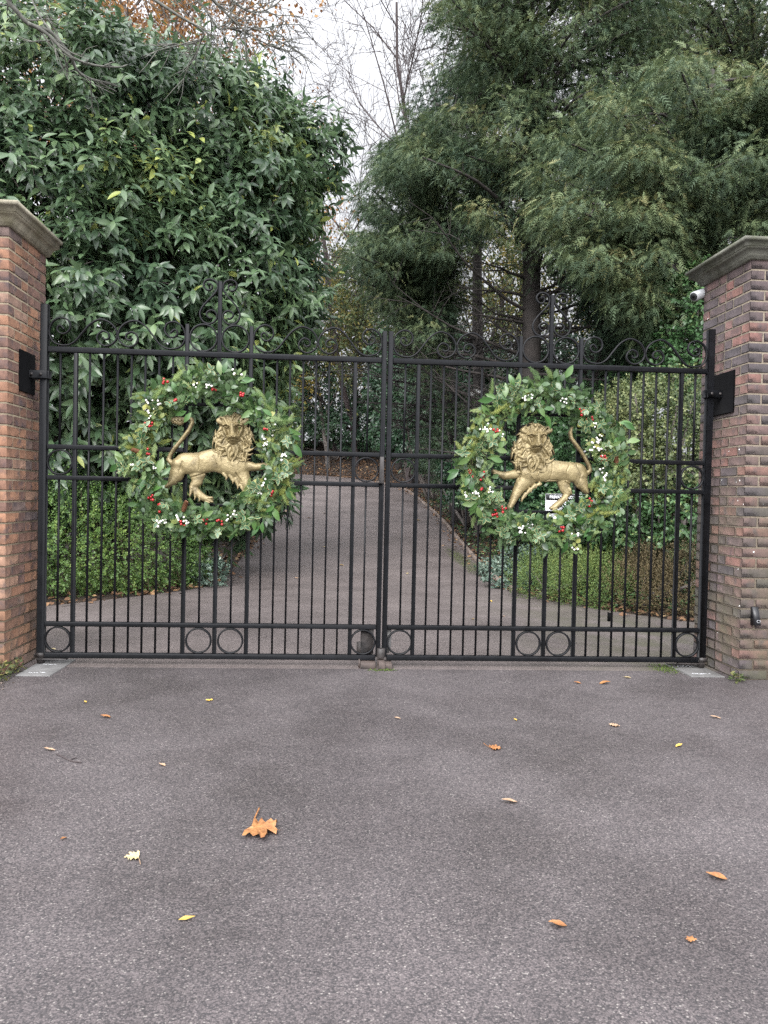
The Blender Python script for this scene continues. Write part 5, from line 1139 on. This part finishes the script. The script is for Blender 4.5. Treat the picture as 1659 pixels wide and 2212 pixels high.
# ------------------------------------------------------------------ fallen leaves on the tarmac
M['fallen'] = []
def fallenmat(name, cols):
    mt, nt, bs = mat(name); co = objco(nt)
    rp = ramp(nt, cols); nt.links.new(noise(nt, co, 30., 5, .7), rp.inputs[0]); nt.links.new(rp.outputs[0], bs.inputs['Base Color'])
    bs.inputs['Roughness'].default_value = .5; bump(nt, bs, noise(nt, co, 70., 3), .4, .003); return mt
FM = {'orange': fallenmat('orange_dead_leaf', [(.3, (.13, .045, .018)), (.5, (.28, .125, .045)), (.7, (.40, .20, .075))]),
      'brown': fallenmat('brown_dead_leaf', [(.3, (.14, .06, .028)), (.55, (.30, .13, .045)), (.75, (.42, .2, .08))]),
      'yellow': fallenmat('yellow_dead_leaf', [(.3, (.36, .2, .04)), (.5, (.58, .38, .07)), (.7, (.62, .46, .12))]),
      'pale': fallenmat('pale_dead_leaf', [(.3, (.36, .26, .12)), (.5, (.5, .4, .21)), (.7, (.55, .47, .28))]),
      'tan': fallenmat('tan_dead_leaf', [(.3, (.25, .16, .1)), (.6, (.36, .24, .155))])}
def fallen_leaf(dx, dy, wpx, kind, shape, ang, label, stem=True, group=None, z=None, lie=0., flat=.6):
    p = on_z(dx, dy, 0.) if z is None else z; depth = (p-CAM)@FW; ln = wpx*depth/FPX
    g = np.random.default_rng(int(dx*7+dy)); b = MB()
    if shape == 'maple':
        lob = [(0, 1.), (6, .80), (11, .82), (17, .62), (25, .58), (34, .72), (40, .84), (50, .97), (55, .78), (62, .76), (70, .62), (80, .56), (92, .64), (102, .70), (112, .74), (122, .52), (140, .4), (160, .34), (175, .15), (180, .10)]
        A = [(a, r) for a, r in lob]+[(360-a, r) for a, r in lob[1:-1]][::-1]
        P = [(r*g.uniform(.92, 1.08)*math.sin(R(a)), r*g.uniform(.92, 1.08)*math.cos(R(a))) for a, r in A]
        rings = [(1., P), (.55, P)]
        V = [(0, 0, .03)]; k = len(P)
        for f in (.5, 1.):
            for i, (x, y) in enumerate(P): V.append((x*f, y*f, f*f*(.16*math.sin(2.2*i+dx)+.05*g.normal())*flat+.05*flat+.05*abs(x)*f))
        F3 = [[0, 1+(i+1) % k, 1+i] for i in range(k)]; F4 = [[1+i, 1+(i+1) % k, 1+k+(i+1) % k, 1+k+i] for i in range(k)]
        V = np.array(V); sc_ = ln/1.75
    else:
        t = leaf_tpl(.26 if shape == 'oval' else .17, [.05, .7, 1, .85, .5, .04], -.14*flat, .5*flat); V = t[0].copy(); V[:, 1] -= .5; V[:, 2] += .04+g.normal(0, .02, len(V)); F4 = t[1]; F3 = None; sc_ = ln
    a = R(ang); Rz = np.array([[math.cos(a), -math.sin(a), 0], [math.sin(a), math.cos(a), 0], [0, 0, 1]])
    V = (V*sc_)@Rz.T; V[:, 2] -= V[:, 2].min()-.003; V = V+np.array([p[0], p[1], p[2]+.002]); n0 = b.n
    b.add(V, F4)
    if F3: b.f.setdefault(3, []).append((np.array(F3)+n0, np.zeros(len(F3), int)))
    o = b.build('fallen_leaf', FM[kind], smooth=True); tag(o, label, 'fallen leaf', group or 'fallen leaves on the tarmac')
    if stem:
        y0 = -.1 if shape == 'maple' else -.5
        pts = np.array([(0, y0, .02), (-.35, y0-.16, .06), (-1.0, y0-.32, .06), (-1.75, y0-.42, .12)])*(1 if shape == 'maple' else .7)
        pts = (pts*sc_)@Rz.T+np.array([p[0], p[1], p[2]+.004]); s = MB(); s.tube(catmull(pts, 4), np.linspace(.012, .022, 13)*sc_*1.6, 5)
        s.build('stalk', FM['brown' if kind != 'pale' else 'tan'], o)
    return o
FL = [(553, 1797, 100, 'orange', 'maple', -105, 'largest orange maple leaf with an upright stalk, on the open tarmac', True),
      (1066, 1619, 34, 'brown', 'maple', -80, 'brown lobed leaf with a long thin stalk on the tarmac below the right wreath', True),
      (1548, 1898, 44, 'orange', 'oval', 55, 'orange-brown curled leaf by the right edge of the tarmac, well before the dark pier', False),
      (1205, 2002, 40, 'orange', 'oval', 75, 'orange folded oval leaf lying low in the picture, alone between the two edge leaves', False),
      (1494, 2035, 28, 'orange', 'maple', 20, 'small bright orange lobed leaf, nearest to the lower right corner', False),
      (404, 1989, 36, 'yellow', 'narrow', -80, 'narrow greenish yellow leaf, lowest on the left half of the tarmac', False),
      (293, 1853, 42, 'pale', 'maple', 100, 'pale cream lobed leaf with its stalk pointing right, lower left of the largest maple leaf', True),
      (137, 1815, 18, 'orange', 'oval', 150, 'small rusty leaf on the far left of the tarmac, left of the pale cream leaf', False),
      (1100, 1735, 34, 'tan', 'oval', 80, 'faded tan leaf pressed flat on the tarmac, right of the largest maple leaf', False),
      (1467, 1613, 24, 'yellow', 'narrow', -60, 'narrow lime yellow leaf on the tarmac in front of the dark pier', False),
      (228, 1551, 24, 'orange', 'oval', 80, 'rusty orange folded leaf on the tarmac in front of the left gate leaf', False),
      (184, 1518, 10, 'yellow', 'oval', 40, 'tiny yellow leaf near the steel plate of the warm red pier', False),
      (453, 1515, 17, 'yellow', 'maple', 30, 'small bright yellow lobed leaf on the tarmac below the left wreath', False),
      (107, 1622, 26, 'tan', 'narrow', 80, 'tan narrow leaf beside the thin twig, at the left of the tarmac', False),
      (858, 1554, 14, 'tan', 'oval', 70, 'small tan leaf on the tarmac just in front of the gate stop', False),
      (1113, 1557, 11, 'yellow', 'oval', 20, 'tiny yellow-brown leaf on the tarmac above the brown lobed leaf', False),
      (1307, 1478, 26, 'orange', 'oval', -80, 'curled orange leaf close to the foot of the right gate leaf', False),
      (1355, 1466, 16, 'pale', 'oval', 85, 'small pale leaf right of the curled orange leaf at the foot of the gate', False),
      (1247, 1477, 16, 'brown', 'oval', 60, 'small red-brown flattened leaf left of the curled orange leaf at the foot of the gate', False),
      (1325, 1570, 26, 'tan', 'maple', -60, 'washed-out tan lobed leaf flat on the tarmac between the gate and the lime yellow leaf', False),
      (350, 1655, 20, 'tan', 'oval', 55, 'faint tan leaf on the bare tarmac right of the thin twig', False),
      (1545, 1552, 22, 'tan', 'narrow', 60, 'tan sliver of leaf on the tarmac just below the dark pier', False)]
for f in FL: fallen_leaf(*f[:6], f[6], f[7])
b = MB(); q = np.array([on_z(x, y, .006) for x, y in ((122, 1628), (140, 1637), (155, 1644), (176, 1647))]); b.tube(catmull(q, 5), .003, 5); q = np.array([on_z(x, y, .006) for x, y in ((150, 1643), (158, 1638), (166, 1637))]); b.tube(q, .002, 5)
tag(b.build('fallen_twig', M['twig']), 'thin forked twig on the left of the tarmac', 'twig')
# small leaves on the drive behind the bars
DRV = [(225, 1305), (300, 1345), (700, 1183), (1270, 1210), (1215, 1330), (738, 1223), (1020, 1338), (1087, 1334), (1245, 1318), (700, 1110), (898, 1125), (655, 1118), (117, 1600), (1390, 1357), (1255, 1610), (680, 1090), (950, 1180), (1190, 1395)]
for n, (dx, dy) in enumerate([(700, 1183), (737, 1222), (667, 1120), (700, 1110), (1021, 1339), (1087, 1333), (1290, 1363), (903, 1125), (958, 1180), (880, 1240), (1060, 1300), (640, 1250)]):
    r_ = ray(dx, dy); t = 3.
    for _ in range(400):
        p = CAM+r_*t
        if p[2] <= zd(p[1])+.004: break
        t += .08
    fallen_leaf(dx, dy, 11, ('pale', 'yellow', 'tan')[n % 3], 'oval', 60+n*31, 'small pale dead leaf lying on the drive behind the gate bars', False, 'small leaves on the drive', p)
# leaf behind the ring at the foot of the left stile
fallen_leaf(115, 1602-198, 12, 'pale', 'oval', 70, 'pale leaf caught on the ground behind the corner ring of the left gate leaf', False)
for o in list(scene.objects): pass
